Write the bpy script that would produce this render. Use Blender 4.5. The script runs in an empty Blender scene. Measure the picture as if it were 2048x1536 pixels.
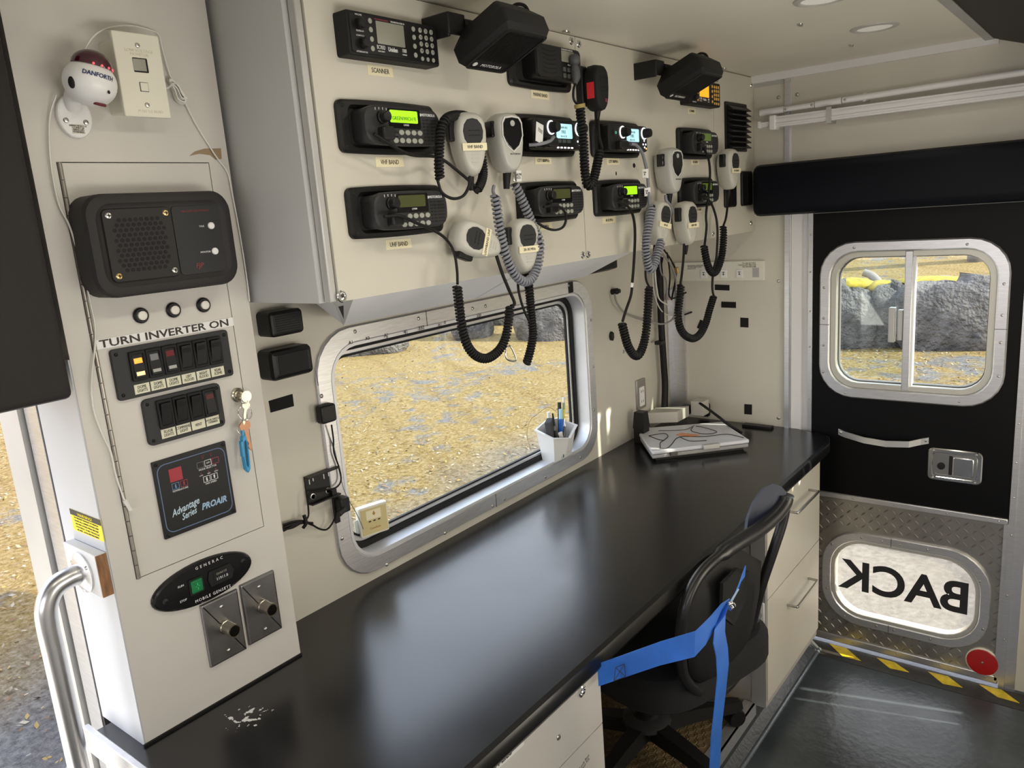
import bpy, bmesh, math, random
from mathutils import Vector, Matrix
random.seed(7)
S = bpy.context.scene
COL = S.collection
# ------------------------------------------------------------ camera
FPX = 1557.70
CAM = Vector((-0.2646, -1.31415, 1.56051))
MR = Vector((0.60940959, -0.78941335, -0.07380049))
MU = Vector((0.21378325, 0.07397169, 0.97407644))
MF = Vector((0.7634898, 0.60938883, -0.21384242))
cam = bpy.data.objects.new('camera', bpy.data.cameras.new('camera')); COL.objects.link(cam)
cam.matrix_world = Matrix(((MR.x, MU.x, -MF.x, CAM.x), (MR.y, MU.y, -MF.y, CAM.y), (MR.z, MU.z, -MF.z, CAM.z), (0, 0, 0, 1)))
cam.data.sensor_fit = 'HORIZONTAL'; cam.data.sensor_width = 36; cam.data.lens = FPX/2048*36
cam.data.clip_start = .02; cam.data.clip_end = 200
S.camera = cam
# ------------------------------------------------------------ light of the place
S.view_settings.view_transform = 'Standard'; S.view_settings.look = 'None'
S.view_settings.gamma = 1; S.view_settings.use_curve_mapping = False
S.view_settings.exposure = 0.0
W = bpy.data.worlds.new('sky'); S.world = W; W.use_nodes = True
wn = W.node_tree.nodes; wl = W.node_tree.links
bg = wn['Background']
tc = wn.new('ShaderNodeTexCoord'); sx = wn.new('ShaderNodeSeparateXYZ'); rp = wn.new('ShaderNodeValToRGB')
wl.new(tc.outputs['Generated'], sx.inputs[0]); wl.new(sx.outputs['Z'], rp.inputs[0]); wl.new(rp.outputs[0], bg.inputs[0])
rp.color_ramp.elements[0].position = 0.0; rp.color_ramp.elements[0].color = (.93, .88, .89, 1)
rp.color_ramp.elements[1].position = .75; rp.color_ramp.elements[1].color = (.58, .66, .86, 1)
bg.inputs[1].default_value = 4.6
SUN_T = .60
sd = Vector((.267, -.9637, SUN_T)).normalized()          # towards the sun
sun = bpy.data.objects.new('sun', bpy.data.lights.new('sun', 'SUN')); COL.objects.link(sun)
sun.data.energy = 15; sun.data.angle = .0093; sun.data.color = (1, .93, .78)
sun.rotation_euler = sd.to_track_quat('Z', 'Y').to_euler()
sun.location = (4, -8, 8)
def area(name, loc, size, power, color, aim, sy=None, shape='RECTANGLE'):
    l = bpy.data.lights.new(name, 'AREA'); l.shape = shape; l.size = size; l.energy = power; l.color = color
    if sy: l.size_y = sy
    o = bpy.data.objects.new(name, l); COL.objects.link(o); o.location = loc
    o.rotation_euler = (-Vector(aim)).to_track_quat('Z', 'Y').to_euler()
    return o
# daylight arriving through the cab windscreen behind the viewer
area('windscreen_daylight', (-1.3, -.8, 1.25), 1.0, 1.8, (.95, .97, 1), (1, .2, .15), .5)
# added fill lamp for fronts and ceiling, at a made-up window in the opposite wall
area('side_fill', (.45, -1.62, 1.22), .9, 10.5, (1, .96, .9), (.08, .8, .66), .45)
# added warm fill lamp for drawers and rear, at an invented kerb-side door
area('kerb_side_fill', (1.62, -1.62, .78), .5, 8, (1, .90, .74), (.1, 1, -.15), .8)
# daylight entering through the open side doorway
area('doorway_daylight', (-.36, .10, .55), .8, 9, (1, .94, .84), (.5, -1, .95), .9)

# ------------------------------------------------------------ planes measured from the photograph (metres)
YA, YB, YD, XR, ZC, ZB, ZT, ZF = -.1145, -.3141, -.5924, 2.369, .76, 1.4408, 1.934, -.02
XCL, XCR, XK = .2154, .5232, .546
def ray(px, py): return MR*((px-1024)/FPX)+MU*((768-py)/FPX)+MF
def aty(px, py, y): d = ray(px, py); return CAM+d*((y-CAM.y)/d.y)
def atx(px, py, x): d = ray(px, py); return CAM+d*((x-CAM.x)/d.x)
def atz(px, py, z): d = ray(px, py); return CAM+d*((z-CAM.z)/d.z)
# ------------------------------------------------------------ materials
MATS = {}
def mat(name, rgb, rough=.5, metal=0, spec=.5, bump=0, bscale=200, var=0, vscale=6, emit=0, stretch=None, coat=0, alpha=1):
    if name in MATS: return MATS[name]
    m = bpy.data.materials.new(name); m.use_nodes = True; n = m.node_tree.nodes; l = m.node_tree.links
    b = n['Principled BSDF']; c = (*rgb, 1)
    b.inputs['Base Color'].default_value = c; b.inputs['Roughness'].default_value = rough
    b.inputs['Metallic'].default_value = metal; b.inputs['Specular IOR Level'].default_value = spec
    if coat: b.inputs['Coat Weight'].default_value = coat; b.inputs['Coat Roughness'].default_value = .1
    if emit: b.inputs['Emission Color'].default_value = c; b.inputs['Emission Strength'].default_value = emit
    m.diffuse_color = c
    if var or bump:
        t = n.new('ShaderNodeTexCoord'); mp = n.new('ShaderNodeMapping'); l.new(t.outputs['Object'], mp.inputs[0])
        if stretch: mp.inputs['Scale'].default_value = stretch
    if var:
        no = n.new('ShaderNodeTexNoise'); no.inputs['Scale'].default_value = vscale; no.inputs['Detail'].default_value = 5
        l.new(mp.outputs[0], no.inputs[0]); r = n.new('ShaderNodeValToRGB'); l.new(no.outputs['Fac'], r.inputs[0])
        r.color_ramp.elements[0].position = .3; r.color_ramp.elements[1].position = .7
        r.color_ramp.elements[0].color = (*[max(0, x*(1-var)) for x in rgb], 1); r.color_ramp.elements[1].color = (*[min(1, x*(1+var)) for x in rgb], 1)
        l.new(r.outputs[0], b.inputs['Base Color'])
        if emit: l.new(r.outputs[0], b.inputs['Emission Color'])
    if bump:
        nb = n.new('ShaderNodeTexNoise'); nb.inputs['Scale'].default_value = bscale; nb.inputs['Detail'].default_value = 3
        l.new(mp.outputs[0], nb.inputs[0]); bp = n.new('ShaderNodeBump'); bp.inputs['Strength'].default_value = bump
        bp.inputs['Distance'].default_value = .002; l.new(nb.outputs['Fac'], bp.inputs['Height']); l.new(bp.outputs[0], b.inputs['Normal'])
    MATS[name] = m; return m
PANEL = mat('grey_white_laminate', (.60, .575, .525), .42, var=.05, vscale=4, bump=.03, bscale=700)
PANELW = mat('warm_white_laminate', (.60, .57, .485), .42, var=.05, vscale=4, bump=.03, bscale=700)
SIDEP = mat('grey_metal_panel', (.47, .475, .465), .45, var=.04, vscale=5)
CEILM = mat('ceiling_laminate', (.74, .705, .61), .4, var=.04, vscale=3)
WHITEP = mat('white_painted_metal', (.74, .74, .74), .4, var=.03)
JAMB = mat('pale_jamb_paint', (.50, .52, .54), .42, var=.04)
ALU = mat('brushed_aluminium', (.66, .66, .67), .36, .85, var=.08, vscale=30, stretch=(1, 1, 14))
ALUX = mat('brushed_aluminium_long', (.68, .68, .69), .36, .8, var=.10, vscale=30, stretch=(1, 14, 14))
ALUD = mat('dull_aluminium', (.52, .52, .50), .5, .6, var=.06)
STEEL = mat('stainless_plate', (.27, .265, .26), .33, .9, var=.15, vscale=25)
CHROME = mat('chrome', (.78, .78, .78), .14, 1)
BLACK = mat('black_plastic', (.008, .008, .008), .42, spec=.35, bump=.12, bscale=900)
BLACKM = mat('matte_black_plastic', (.010, .010, .0105), .6, spec=.3, bump=.2, bscale=1200)
INTERC = mat('charcoal_case', (.023, .0215, .021), .55, spec=.3, bump=.2, bscale=1200)
DARKP = mat('dark_grey_plastic', (.024, .0245, .025), .5, spec=.35, bump=.12, bscale=800)
GLOSSB = mat('gloss_black', (.008, .008, .009), .12)
RUBB = mat('black_rubber', (.006, .006, .006), .55, spec=.3)
VOID = mat('deep_black', (.004, .004, .004), .8)
GREYCORD = mat('grey_cord', (.21, .22, .25), .5)
DARKGAP = mat('dark_cord_core', (.02, .02, .022), .7)
MICG = mat('mic_light_grey', (.50, .49, .43), .38, var=.02)
MICS = mat('mic_silver_grey', (.46, .46, .42), .3, var=.02)
CREAM = mat('cream_label', (.80, .73, .50), .5, var=.03)
INK = mat('ink', (.03, .027, .02), .6)
WINK = mat('white_print', (.75, .75, .75), .5)
GREYB = mat('grey_key', (.33, .34, .29), .45)
BEIGE = mat('beige_plastic', (.72, .69, .58), .4)
LCDG = mat('lit_green_display', (.30, .72, .01), .3, emit=.9)
LCDM = mat('green_display', (.10, .16, .02), .25, emit=.25)
LCDD = mat('dim_green_display', (.075, .085, .03), .2)
LCDB = mat('lit_blue_display', (.42, .72, .80), .3, emit=.8)
LCDGREY = mat('grey_display', (.25, .25, .20), .25)
LCDO = mat('lit_orange_display', (1, .36, .01), .3, emit=1.0)
GLOW = mat('white_glow', (1, .93, .96), .3, emit=1.6)
GLOWY = mat('amber_glow', (1, .62, .12), .3, emit=1.2)
LEDO = mat('orange_lamp', (1, .30, .04), .3, emit=1.4)
RED = mat('red_lens', (.50, .012, .02), .25)
REDL = mat('red_lamp', (1, .08, .10), .3, emit=1.2)
MAROON = mat('maroon', (.14, .012, .02), .3)
BLUEP = mat('blue_plastic', (.02, .27, .50), .3)
BLUES = mat('blue_strap', (.025, .15, .58), .55, var=.15, vscale=14, bump=.15, bscale=900)
YELLOW = mat('yellow', (.85, .68, .03), .5)
WHITE = mat('white_plastic', (.80, .80, .78), .35)
BRASS = mat('brass', (.62, .44, .18), .3, .9)
COPPER = mat('copper_key', (.42, .22, .13), .35, .7)
WOOD = mat('raw_wood', (.25, .12, .05), .7, var=.4, vscale=30, stretch=(6, 6, 1))
VINYL = mat('black_vinyl', (.0025, .0025, .003), .45, spec=.16, bump=.5, bscale=9, var=0)
VINYLG = mat('charcoal_vinyl', (.017, .015, .014), .55, spec=.3, bump=.2, bscale=500)
PADM = mat('navy_black_vinyl', (.0025, .0035, .0065), .5, spec=.14, bump=.2, bscale=400)
COUNTER = mat('charcoal_laminate', (.007, .007, .008), .22, spec=.62, bump=.03, bscale=1500)
NOSE = mat('counter_nosing', (.006, .006, .006), .3)
FLOORM = mat('slate_vinyl_floor', (.042, .051, .056), .26, spec=.5, var=.3, vscale=6, bump=.55, bscale=45)
COINM = mat('brown_coin_mat', (.16, .11, .05), .6, var=.25, vscale=10)
DPLATE = mat('tread_plate', (.42, .40, .36), .34, .9, var=.12, vscale=12)
VELCRO = mat('hook_tape', (.008, .008, .008), .95, bump=.6, bscale=2500)
SCREWM = mat('screw_steel', (.50, .49, .46), .28, 1)
WCABLE = mat('white_cable', (.72, .71, .66), .45)
GLASS = bpy.data.materials.new('window_glass'); GLASS.use_nodes = True
def _glass():
    n = GLASS.node_tree.nodes; l = GLASS.node_tree.links; n.clear()
    o = n.new('ShaderNodeOutputMaterial'); t = n.new('ShaderNodeBsdfTransparent'); g = n.new('ShaderNodeBsdfGlossy'); mx = n.new('ShaderNodeMixShader')
    t.inputs[0].default_value = (.93, .96, .95, 1); g.inputs['Roughness'].default_value = .02
    lw = n.new('ShaderNodeLayerWeight'); lw.inputs[0].default_value = .5; pw = n.new('ShaderNodeMath'); pw.operation = 'POWER'; pw.inputs[1].default_value = 5
    f = n.new('ShaderNodeMath'); f.operation = 'MULTIPLY_ADD'; f.inputs[1].default_value = .8; f.inputs[2].default_value = .025
    l.new(lw.outputs['Facing'], pw.inputs[0]); l.new(pw.outputs[0], f.inputs[0]); l.new(f.outputs[0], mx.inputs[0]); l.new(t.outputs[0], mx.inputs[1]); l.new(g.outputs[0], mx.inputs[2]); l.new(mx.outputs[0], o.inputs[0])
_glass()
# ------------------------------------------------------------ mesh builder (local axes: x right, z up, -y towards the viewer)
def rr(w, h, r, n=4, cx=0, cz=0):
    r = min(r, w/2-1e-5, h/2-1e-5); o = []
    for (sx_, sz_, a0) in ((1, 1, 0), (-1, 1, 90), (-1, -1, 180), (1, -1, 270)):
        for i in range(n+1):
            a = math.radians(a0+90*i/n); o.append((cx+sx_*(w/2-r)+r*math.cos(a), cz+sz_*(h/2-r)+r*math.sin(a)))
    return o
def circ(r, n=16, cx=0, cz=0, rz=None): return [(cx+r*math.cos(2*math.pi*i/n), cz+(rz or r)*math.sin(2*math.pi*i/n)) for i in range(n)]
def inset(o, d):
    n = len(o); res = []
    for i in range(n):
        a = Vector(o[i-1]); b = Vector(o[i]); c = Vector(o[(i+1) % n]); e1 = (b-a); e2 = (c-b)
        if e1.length < 1e-9: e1 = e2
        if e2.length < 1e-9: e2 = e1
        e1 = e1.normalized(); e2 = e2.normalized(); n1 = Vector((-e1.y, e1.x)); n2 = Vector((-e2.y, e2.x)); m = n1+n2
        if m.length < 1e-6: m = n1
        m = m.normalized(); k = max(.5, m.dot(n1)); res.append(tuple(b+m*(d/k)))
    return res
def cr(pts, k=8):
    P = [Vector(p) for p in pts]; P = [P[0]*2-P[1]]+P+[P[-1]*2-P[-2]]; o = []
    for i in range(1, len(P)-2):
        p0, p1, p2, p3 = P[i-1:i+3]
        for j in range(k):
            t = j/k; o.append(.5*((2*p1)+(p2-p0)*t+(2*p0-5*p1+4*p2-p3)*t*t+(3*p1-p0-3*p2+p3)*t**3))
    o.append(P[-2]); return o
class MB:
    def __init__(s): s.v = []; s.f = []; s.mi = []; s.m = 0; s.k = set()
    def add(s, vs, fs):
        o = len(s.v); s.v += [tuple(v) for v in vs]; s.f += [tuple(i+o for i in f) for f in fs]; s.mi += [s.m]*len(fs); return s
    def box(s, x0, x1, y0, y1, z0, z1):
        s.k.add('box')
        return s.add([(x0, y0, z0), (x1, y0, z0), (x1, y1, z0), (x0, y1, z0), (x0, y0, z1), (x1, y0, z1), (x1, y1, z1), (x0, y1, z1)],
                     [(3, 2, 1, 0), (4, 5, 6, 7), (0, 1, 5, 4), (1, 2, 6, 5), (2, 3, 7, 6), (3, 0, 4, 7)])
    def loft(s, rings, c0=True, c1=True):
        n = len(rings[0]); vs = [p for r in rings for p in r]; fs = []
        for k in range(len(rings)-1):
            for i in range(n):
                j = (i+1) % n; fs.append((k*n+i, k*n+j, (k+1)*n+j, (k+1)*n+i))
        if c0: fs.append(tuple(range(n-1, -1, -1)))
        if c1: fs.append(tuple(range((len(rings)-1)*n, len(rings)*n)))
        return s.add(vs, fs)
    def prism(s, o, y0, y1, ch=0, ch2=None):           # y0 front (towards viewer, smaller), y1 back
        s.k.add('prism')
        R = [[(x, y1, z) for x, z in o]]
        if ch:
            R.append([(x, y0+ch, z) for x, z in o])
            R.append([(x, y0+ch*.3, z) for x, z in inset(o, (ch2 or ch)*.35)])
            R.append([(x, y0, z) for x, z in inset(o, ch2 or ch)])
        else: R.append([(x, y0, z) for x, z in o])
        return s.loft(R)
    def frame(s, oo, oi, y0, y1, ch=0):
        n = len(oo); L = []
        if ch: seq = [(oo, y1), (oo, y0+ch), (inset(oo, ch), y0), (inset(oi, -ch), y0), (oi, y0+ch), (oi, y1)]
        else: seq = [(oo, y1), (oo, y0), (oi, y0), (oi, y1)]
        vs = [(x, y, z) for o, y in seq for x, z in o]; fs = []; K = len(seq)
        for k in range(K):
            k2 = (k+1) % K
            for i in range(n):
                j = (i+1) % n; fs.append((k*n+i, k*n+j, k2*n+j, k2*n+i))
        return s.add(vs, fs)
    def lathe(s, prof, org=(0, 0, 0), ax=(0, -1, 0), n=14):
        n = max(n, 18); s.k.add('lathe'); a = Vector(ax).normalized(); t = Vector((0, 0, 1)) if abs(a.z) < .9 else Vector((1, 0, 0)); u = a.cross(t).normalized(); w = a.cross(u); org = Vector(org)
        R = [[org+a*h+(u*math.cos(2*math.pi*i/n)+w*math.sin(2*math.pi*i/n))*max(r, 1e-5) for i in range(n)] for r, h in prof]
        return s.loft(R)
    def tube(s, pts, r, n=8, closed=False):
        P = [Vector(p) for p in pts]; N = len(P); R = []; s.k.add('tube')
        T = []
        for i in range(N):
            a = P[i-1] if (i or closed) else P[i]; b = P[(i+1) % N] if (i < N-1 or closed) else P[i]; t = b-a
            T.append(t.normalized() if t.length > 1e-9 else Vector((0, 0, 1)))
        u = T[0].orthogonal().normalized()
        for i in range(N):
            u = (u-T[i]*u.dot(T[i]))
            u = u.normalized() if u.length > 1e-6 else T[i].orthogonal().normalized()
            w = T[i].cross(u); rad = r[i] if isinstance(r, (list, tuple)) else r
            R.append([P[i]+(u*math.cos(2*math.pi*k/n)+w*math.sin(2*math.pi*k/n))*rad for k in range(n)])
        if closed:
            vs = [p for q in R for p in q]; fs = []
            for k in range(N):
                k2 = (k+1) % N
                for i in range(n): j = (i+1) % n; fs.append((k*n+i, k*n+j, k2*n+j, k2*n+i))
            return s.add(vs, fs)
        return s.loft(R)
    def coil(s, path, R, r, pitch, spt=9, n=5):
        P = cr(path, 10); L = [0]
        for i in range(1, len(P)): L.append(L[-1]+(P[i]-P[i-1]).length)
        tot = L[-1]; N = int(tot/pitch*spt); pts = []; i = 0; u = (P[1]-P[0]).orthogonal().normalized()
        for k in range(N+1):
            d = tot*k/N
            while i < len(P)-2 and L[i+1] < d: i += 1
            f = (d-L[i])/max(1e-9, L[i+1]-L[i]); p = P[i].lerp(P[i+1], f); t = (P[i+1]-P[i]).normalized()
            u = (u-t*u.dot(t)).normalized(); w = t.cross(u); a = 2*math.pi*k/spt
            pts.append(p+(u*math.cos(a)+w*math.sin(a))*R)
        return s.tube(pts, r, n)
    def ball(s, c, rx, ry, rz, nu=16, nv=10, v0=0, v1=1):
        R = []; s.k.add('tube')
        for j in range(nv+1):
            a = math.pi*(v0+(v1-v0)*j/nv); R.append([(c[0]+rx*math.sin(a)*math.cos(2*math.pi*i/nu), c[1]+ry*math.sin(a)*math.sin(2*math.pi*i/nu), c[2]-rz*math.cos(a)) for i in range(nu)])
        return s.loft(R)
    def ribbon(s, pts, wid, th=.0012):
        # pts: list of (point, width direction)
        R = []
        for i, (p, w) in enumerate(pts):
            p = Vector(p); w = Vector(w).normalized()*wid/2; a = Vector(pts[max(0, i-1)][0]); b = Vector(pts[min(len(pts)-1, i+1)][0])
            nn = (b-a).cross(w).normalized()*th/2
            R.append([p-w-nn, p+w-nn, p+w+nn, p-w+nn])
        return s.loft(R)
    def xf(s, M): s.v = [tuple(M @ Vector(v)) for v in s.v]; return s
def mesh(name, mb, mats, ang=24):
    if mb.k and mb.k <= {'tube'}: ang = max(ang, 65)
    me = bpy.data.meshes.new(name); me.from_pydata(mb.v, [], mb.f)
    for m in (mats if isinstance(mats, (list, tuple)) else [mats]): me.materials.append(m)
    if max(mb.mi, default=0): me.polygons.foreach_set('material_index', mb.mi)
    bm = bmesh.new(); bm.from_mesh(me); bmesh.ops.recalc_face_normals(bm, faces=bm.faces); bm.to_mesh(me); bm.free()
    me.polygons.foreach_set('use_smooth', [True]*len(me.polygons))
    me.set_sharp_from_angle(angle=math.radians(ang)); me.update(); return me
def obj(name, mb, mats, parent=None, loc=None, world=False, ang=24, bev=0):
    if world and parent is not None:
        p = parent
        M = Matrix.Identity(4)
        chain = []
        while p: chain.append(p); p = p.parent
        for q in reversed(chain): M = M @ q.matrix_basis
        mb.xf(M.inverted())
    me = mb if isinstance(mb, bpy.types.Mesh) else mesh(name, mb, mats, ang)
    o = bpy.data.objects.new(name, me); COL.objects.link(o)
    if parent: o.parent = parent
    if loc: o.location = loc
    if bev:
        b = o.modifiers.new('bevel', 'BEVEL'); b.width = bev; b.segments = 2; b.limit_method = 'ANGLE'; b.angle_limit = .7
    return o
def tag(o, label=None, cat=None, group=None, kind=None):
    if label: o['label'] = label
    if cat: o['category'] = cat
    if group: o['group'] = group
    if kind: o['kind'] = kind
    return o
REAR = -math.pi/2
def thing(name, label, cat, loc=(0, 0, 0), rz=0, group=None):
    o = bpy.data.objects.new(name, None); COL.objects.link(o); o.location = loc; o.rotation_euler = (0, 0, rz); o.empty_display_size = .05
    return tag(o, label, cat, group)
def struct(name, mb, m, parent=None, **k):
    o = obj(name, mb, m, parent, **k)
    if parent is None: o['kind'] = 'structure'
    return o
TXT = {}
def textmesh(body, size, align='CENTER', wx=1, ext=.0002, shear=0, bold=0, space=1, res=2):
    key = (body, size, align, wx, shear, bold, space)
    if key in TXT: return TXT[key]
    c = bpy.data.curves.new('lettering', 'FONT'); c.body = body; c.size = size; c.align_x = align; c.align_y = 'CENTER'; c.extrude = ext
    c.shear = shear; c.offset = bold; c.space_character = space; c.resolution_u = res; c.space_line = .85
    t = bpy.data.objects.new('tmp', c); COL.objects.link(t)
    bpy.context.view_layer.update()
    me = bpy.data.meshes.new_from_object(t.evaluated_get(bpy.context.evaluated_depsgraph_get()))
    bpy.data.objects.remove(t); bpy.data.curves.remove(c)
    for v in me.vertices: v.co = (v.co.x*wx, -v.co.z, v.co.y)
    me.name = 'lettering'; TXT[key] = me; return me
def text(body, size, m, parent, x, y, z, rot=0, name='lettering', **k):
    me = textmesh(body, size, **k).copy(); me.materials.clear(); me.materials.append(m)
    o = bpy.data.objects.new(name, me); COL.objects.link(o); o.parent = parent; o.location = (x, y, z); o.rotation_euler = (0, rot, 0); return o
def screw(parent, x, y, z, r=.004, m=None, name='screw', axis=(0, -1, 0), slot=True):
    b = MB().lathe([(r, -.0005), (r, .0006), (r*.8, .0018), (r*.35, .0024), (r*.33, .0012), (0, .0011)], (0, 0, 0), axis, 10)
    return obj(name, b, m or SCREWM, parent, (x, y, z))
# ------------------------------------------------------------ large structure
def rmatch(oi, x0, x1, z0, z1):
    cx = sum(p[0] for p in oi)/len(oi); cz = sum(p[1] for p in oi)/len(oi); res = []
    for x, z in oi:
        dx, dz = x-cx, z-cz; t = 1e9
        if dx > 1e-9: t = min(t, (x1-cx)/dx)
        if dx < -1e-9: t = min(t, (x0-cx)/dx)
        if dz > 1e-9: t = min(t, (z1-cz)/dz)
        if dz < -1e-9: t = min(t, (z0-cz)/dz)
        res.append([cx+dx*t, cz+dz*t])
    for c in ((x0, z0), (x0, z1), (x1, z0), (x1, z1)):
        k = min(range(len(res)), key=lambda i: (res[i][0]-c[0])**2+(res[i][1]-c[1])**2); res[k] = list(c)
    return [tuple(r) for r in res]
struct('floor', MB().box(-1.4, XR+.05, -1.66, .16, ZF-.06, ZF), FLOORM)
struct('ceiling', MB().box(-1.4, XR+.05, -1.66, .12, ZT, ZT+.03), CEILM)
WO = rr(1.0, .494, .075, 6, 1.264, 1.0648)                 # opening of the big window
wl_ = MB().frame(rmatch(WO, XCL+.02, XR, ZF, ZT), WO, 0, .06)
struct('wall_left', wl_, PANELW)
struct('wall_left_over_doorway', MB().box(-1.4, XCL, .06, .12, 1.40, ZT), PANEL)
struct('wall_left_front', MB().box(-1.4, -.85, 0, .12, ZF, 1.40), PANEL)
wf = MB(); wf.box(-1.45, -1.4, -1.66, .12, ZF, 1.0); wf.box(-1.45, -1.4, -1.66, .12, 1.6, ZT); wf.box(-1.45, -1.4, -1.66, -1.4, 1.0, 1.6); wf.box(-1.45, -1.4, -.3, .12, 1.0, 1.6)
struct('wall_front', wf, PANEL)
wr = MB()
for a, b in ((-1.4, 2.272), (2.292, 2.331), (2.357, XR+.05)): wr.box(a, b, -1.71, -1.66, ZF, ZT)
for a, b in ((2.272, 2.292), (2.331, 2.357)): wr.box(a, b, -1.71, -1.66, ZF, .375); wr.box(a, b, -1.71, -1.66, .68, 1.36)  # slits shaped in this unseen wall to throw narrow sun streaks inside
struct('wall_right', wr, PANEL)
w3 = thing('added_window', None, None, (.45, -1.66, 1.22), math.pi); w3['kind'] = 'structure'  # made-up window with blind, out of view, added behind the side fill lamp
obj('flange', MB().frame(rr(1.0, .56, .08, 6), rr(.93, .49, .06, 6), -.008, 0, .003), ALUX, w3); obj('blind', MB().prism(rr(.94, .50, .06, 6), -.003, 0), mat('white_blind', (.8, .8, .78), .6), w3)
w4 = thing('added_door', None, None, (1.62, -1.66, .78), math.pi); w4['kind'] = 'structure'  # invented door glazing, out of view, added behind the warm rear fill lamp
obj('flange', MB().frame(rr(.60, .92, .06, 6), rr(.53, .85, .05, 6), -.008, 0, .003), ALU, w4); obj('blind', MB().prism(rr(.54, .86, .05, 6), -.003, 0), MATS['white_blind'], w4)
# rear wall in its own frame (local x runs from the window wall towards the right)
def rear(name): 
    o = bpy.data.objects.new(name, None); COL.objects.link(o); o.location = (XR, 0, 0); o.rotation_euler = (0, 0, REAR); return o
wb = MB(); wb.box(-.1, .428, 0, .05, ZF-.05, ZT); wb.box(.428, 1.145, 0, .05, 1.486, ZT); wb.box(1.165, 1.71, 0, .05, ZF-.05, ZT)
wb.box(1.112, 1.145, 0, .05, ZF-.05, 1.486); wb.box(1.145, 1.165, 0, .05, ZF-.05, 1.45)
wbo = struct('wall_rear', wb, PANELW); wbo.location = (XR, 0, 0); wbo.rotation_euler = (0, 0, REAR)
jb = MB(); jb.box(.419, .434, -.012, .02, ZF, ZT-.012); jb.box(.4345, .437, -.002, .02, ZF, ZT-.02)
t = struct('trim_1', jb, ALU); t.location = (XR, 0, 0); t.rotation_euler = (0, 0, REAR)
jb = MB(); jb.box(.44, .4735, -.006, .03, ZF, 1.50); jb.box(.4735, .50, .012, .03, ZF, 1.5)
t = struct('trim_2', jb, WHITEP); t.location = (XR, 0, 0); t.rotation_euler = (0, 0, REAR)
jb = MB(); jb.box(.4955, .5095, -.006, .03, ZF, 1.5)
t = struct('trim_3', jb, ALU); t.location = (XR, 0, 0); t.rotation_euler = (0, 0, REAR)
for z in (1.42, 1.30, 1.17, 1.05, .87): screw(t, .5025, -.006, z, .003)
for z in (1.86, 1.27, .79):
    screw(t, .395, 0, z, .006)
    if z > 1.8: screw(t, .455, 0, z, .006)
jb = MB(); jb.box(1.096, 1.112, -.012, .03, ZF, 1.5); jb.box(1.112, 1.14, -.004, 0, ZF, 1.5)
t = struct('trim_4', jb, ALU); t.location = (XR, 0, 0); t.rotation_euler = (0, 0, REAR)
for z in (.85, .73, .62, .5, .3, .15): screw(t, 1.104, -.012, z, .003)
jb = MB(); jb.box(.31, 1.0, -.018, 0, ZT-.022, ZT)
t = struct('trim_5', jb, WHITEP); t.location = (XR, 0, 0); t.rotation_euler = (0, 0, REAR)
jb = MB(); jb.box(.31, .42, -.004, 0, ZT-.034, ZT-.012)
t = struct('trim_6', jb, ALUD); t.location = (XR, 0, 0); t.rotation_euler = (0, 0, REAR)
# side doorway jamb
struct('trim_7', MB().box(XCL-.004, XCL+.02, .036, .087, ZF, 1.40), ALU)
struct('trim_8', MB().box(XCL+.004, XCL+.02, .087, .094, ZF, 1.40), RUBB)
struct('trim_9', MB().box(XCL-.012, XCL+.02, .094, .178, ZF, 1.40), ALUD)
struct('trim_10', MB().box(XCL-.002, XCL+.02, .030, .037, ZF, 1.40), DARKGAP)
# sloping dark padded panel of the opposite side, with its metal edge
pm = MB(); pm.loft([[(x, -.99, 1.926), (x, -.99, ZT-.001), (x, -1.36, ZT-.001), (x, -1.36, 1.86), (x, -1.17, 1.862)] for x in (-1.4, XR-.01)])
tag(obj('overhead_pad', pm, VINYLG), 'dark charcoal padded panel in the upper right corner of the ceiling', 'padded panel')
struct('trim_11', MB().box(-1.4, XR-.005, -.99, -.968, 1.924, ZT), ALUD)
# platform under the counter with curb
pl = MB(); pl.loft([[(x, .0, ZF), (x, -.566, ZF), (x, -.556, ZF+.012), (x, -.535, ZF+.03), (x, -.53, .07), (x, 0, .07)] for x in (.20, 2.30)])
struct('platform', pl, mat('curb_covering', (.045, .052, .057), .35, spec=.5, bump=1.0, bscale=70))
bd = MB().tube([(.2, -.565, ZF+.002), (2.295, -.565, ZF+.002)], .007, 8)
struct('trim_12', bd, mat('sealant_bead', (.10, .12, .14), .22, spec=.8, bump=.8, bscale=90))
struct('trim_13', MB().box(.868, 1.755, -.54, -.505, .0685, .078).box(.868, 1.755, -.541, -.534, .04, .078), ALUX)
mt = tag(obj('floor_mat', MB().box(.868, 1.755, -.503, -.005, .0705, .0745), COINM), 'brown rubber mat with raised honeycomb cells under the counter', 'mat')
hx = MB(); s_ = .0155
for i in range(int(.62/(s_*1.5))):
    for j in range(int(.47/(s_*math.sqrt(3)))):
        x = 1.13+i*s_*1.5; y = -.495+(j+.5*(i % 2)+.5)*s_*math.sqrt(3)
        if x > 1.74: continue
        o = [(x+s_*.93*math.cos(a*math.pi/3), y+s_*.93*math.sin(a*math.pi/3)) for a in range(6)]
        q = [(x+s_*.72*math.cos(a*math.pi/3), y+s_*.72*math.sin(a*math.pi/3)) for a in range(6)]
        vs = [(a, b, .0744) for a, b in o]+[(a, b, .0765) for a, b in q]+[(a, b, .0744) for a, b in [(x+s_*.62*math.cos(k*math.pi/3), y+s_*.62*math.sin(k*math.pi/3)) for k in range(6)]]
        hx.add(vs, [(k, (k+1) % 6, 6+(k+1) % 6, 6+k) for k in range(6)]+[(6+k, 6+(k+1) % 6, 12+(k+1) % 6, 12+k) for k in range(6)])
tag(obj('honeycomb_ridges', hx, COINM, mt), kind='stuff')
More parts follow.
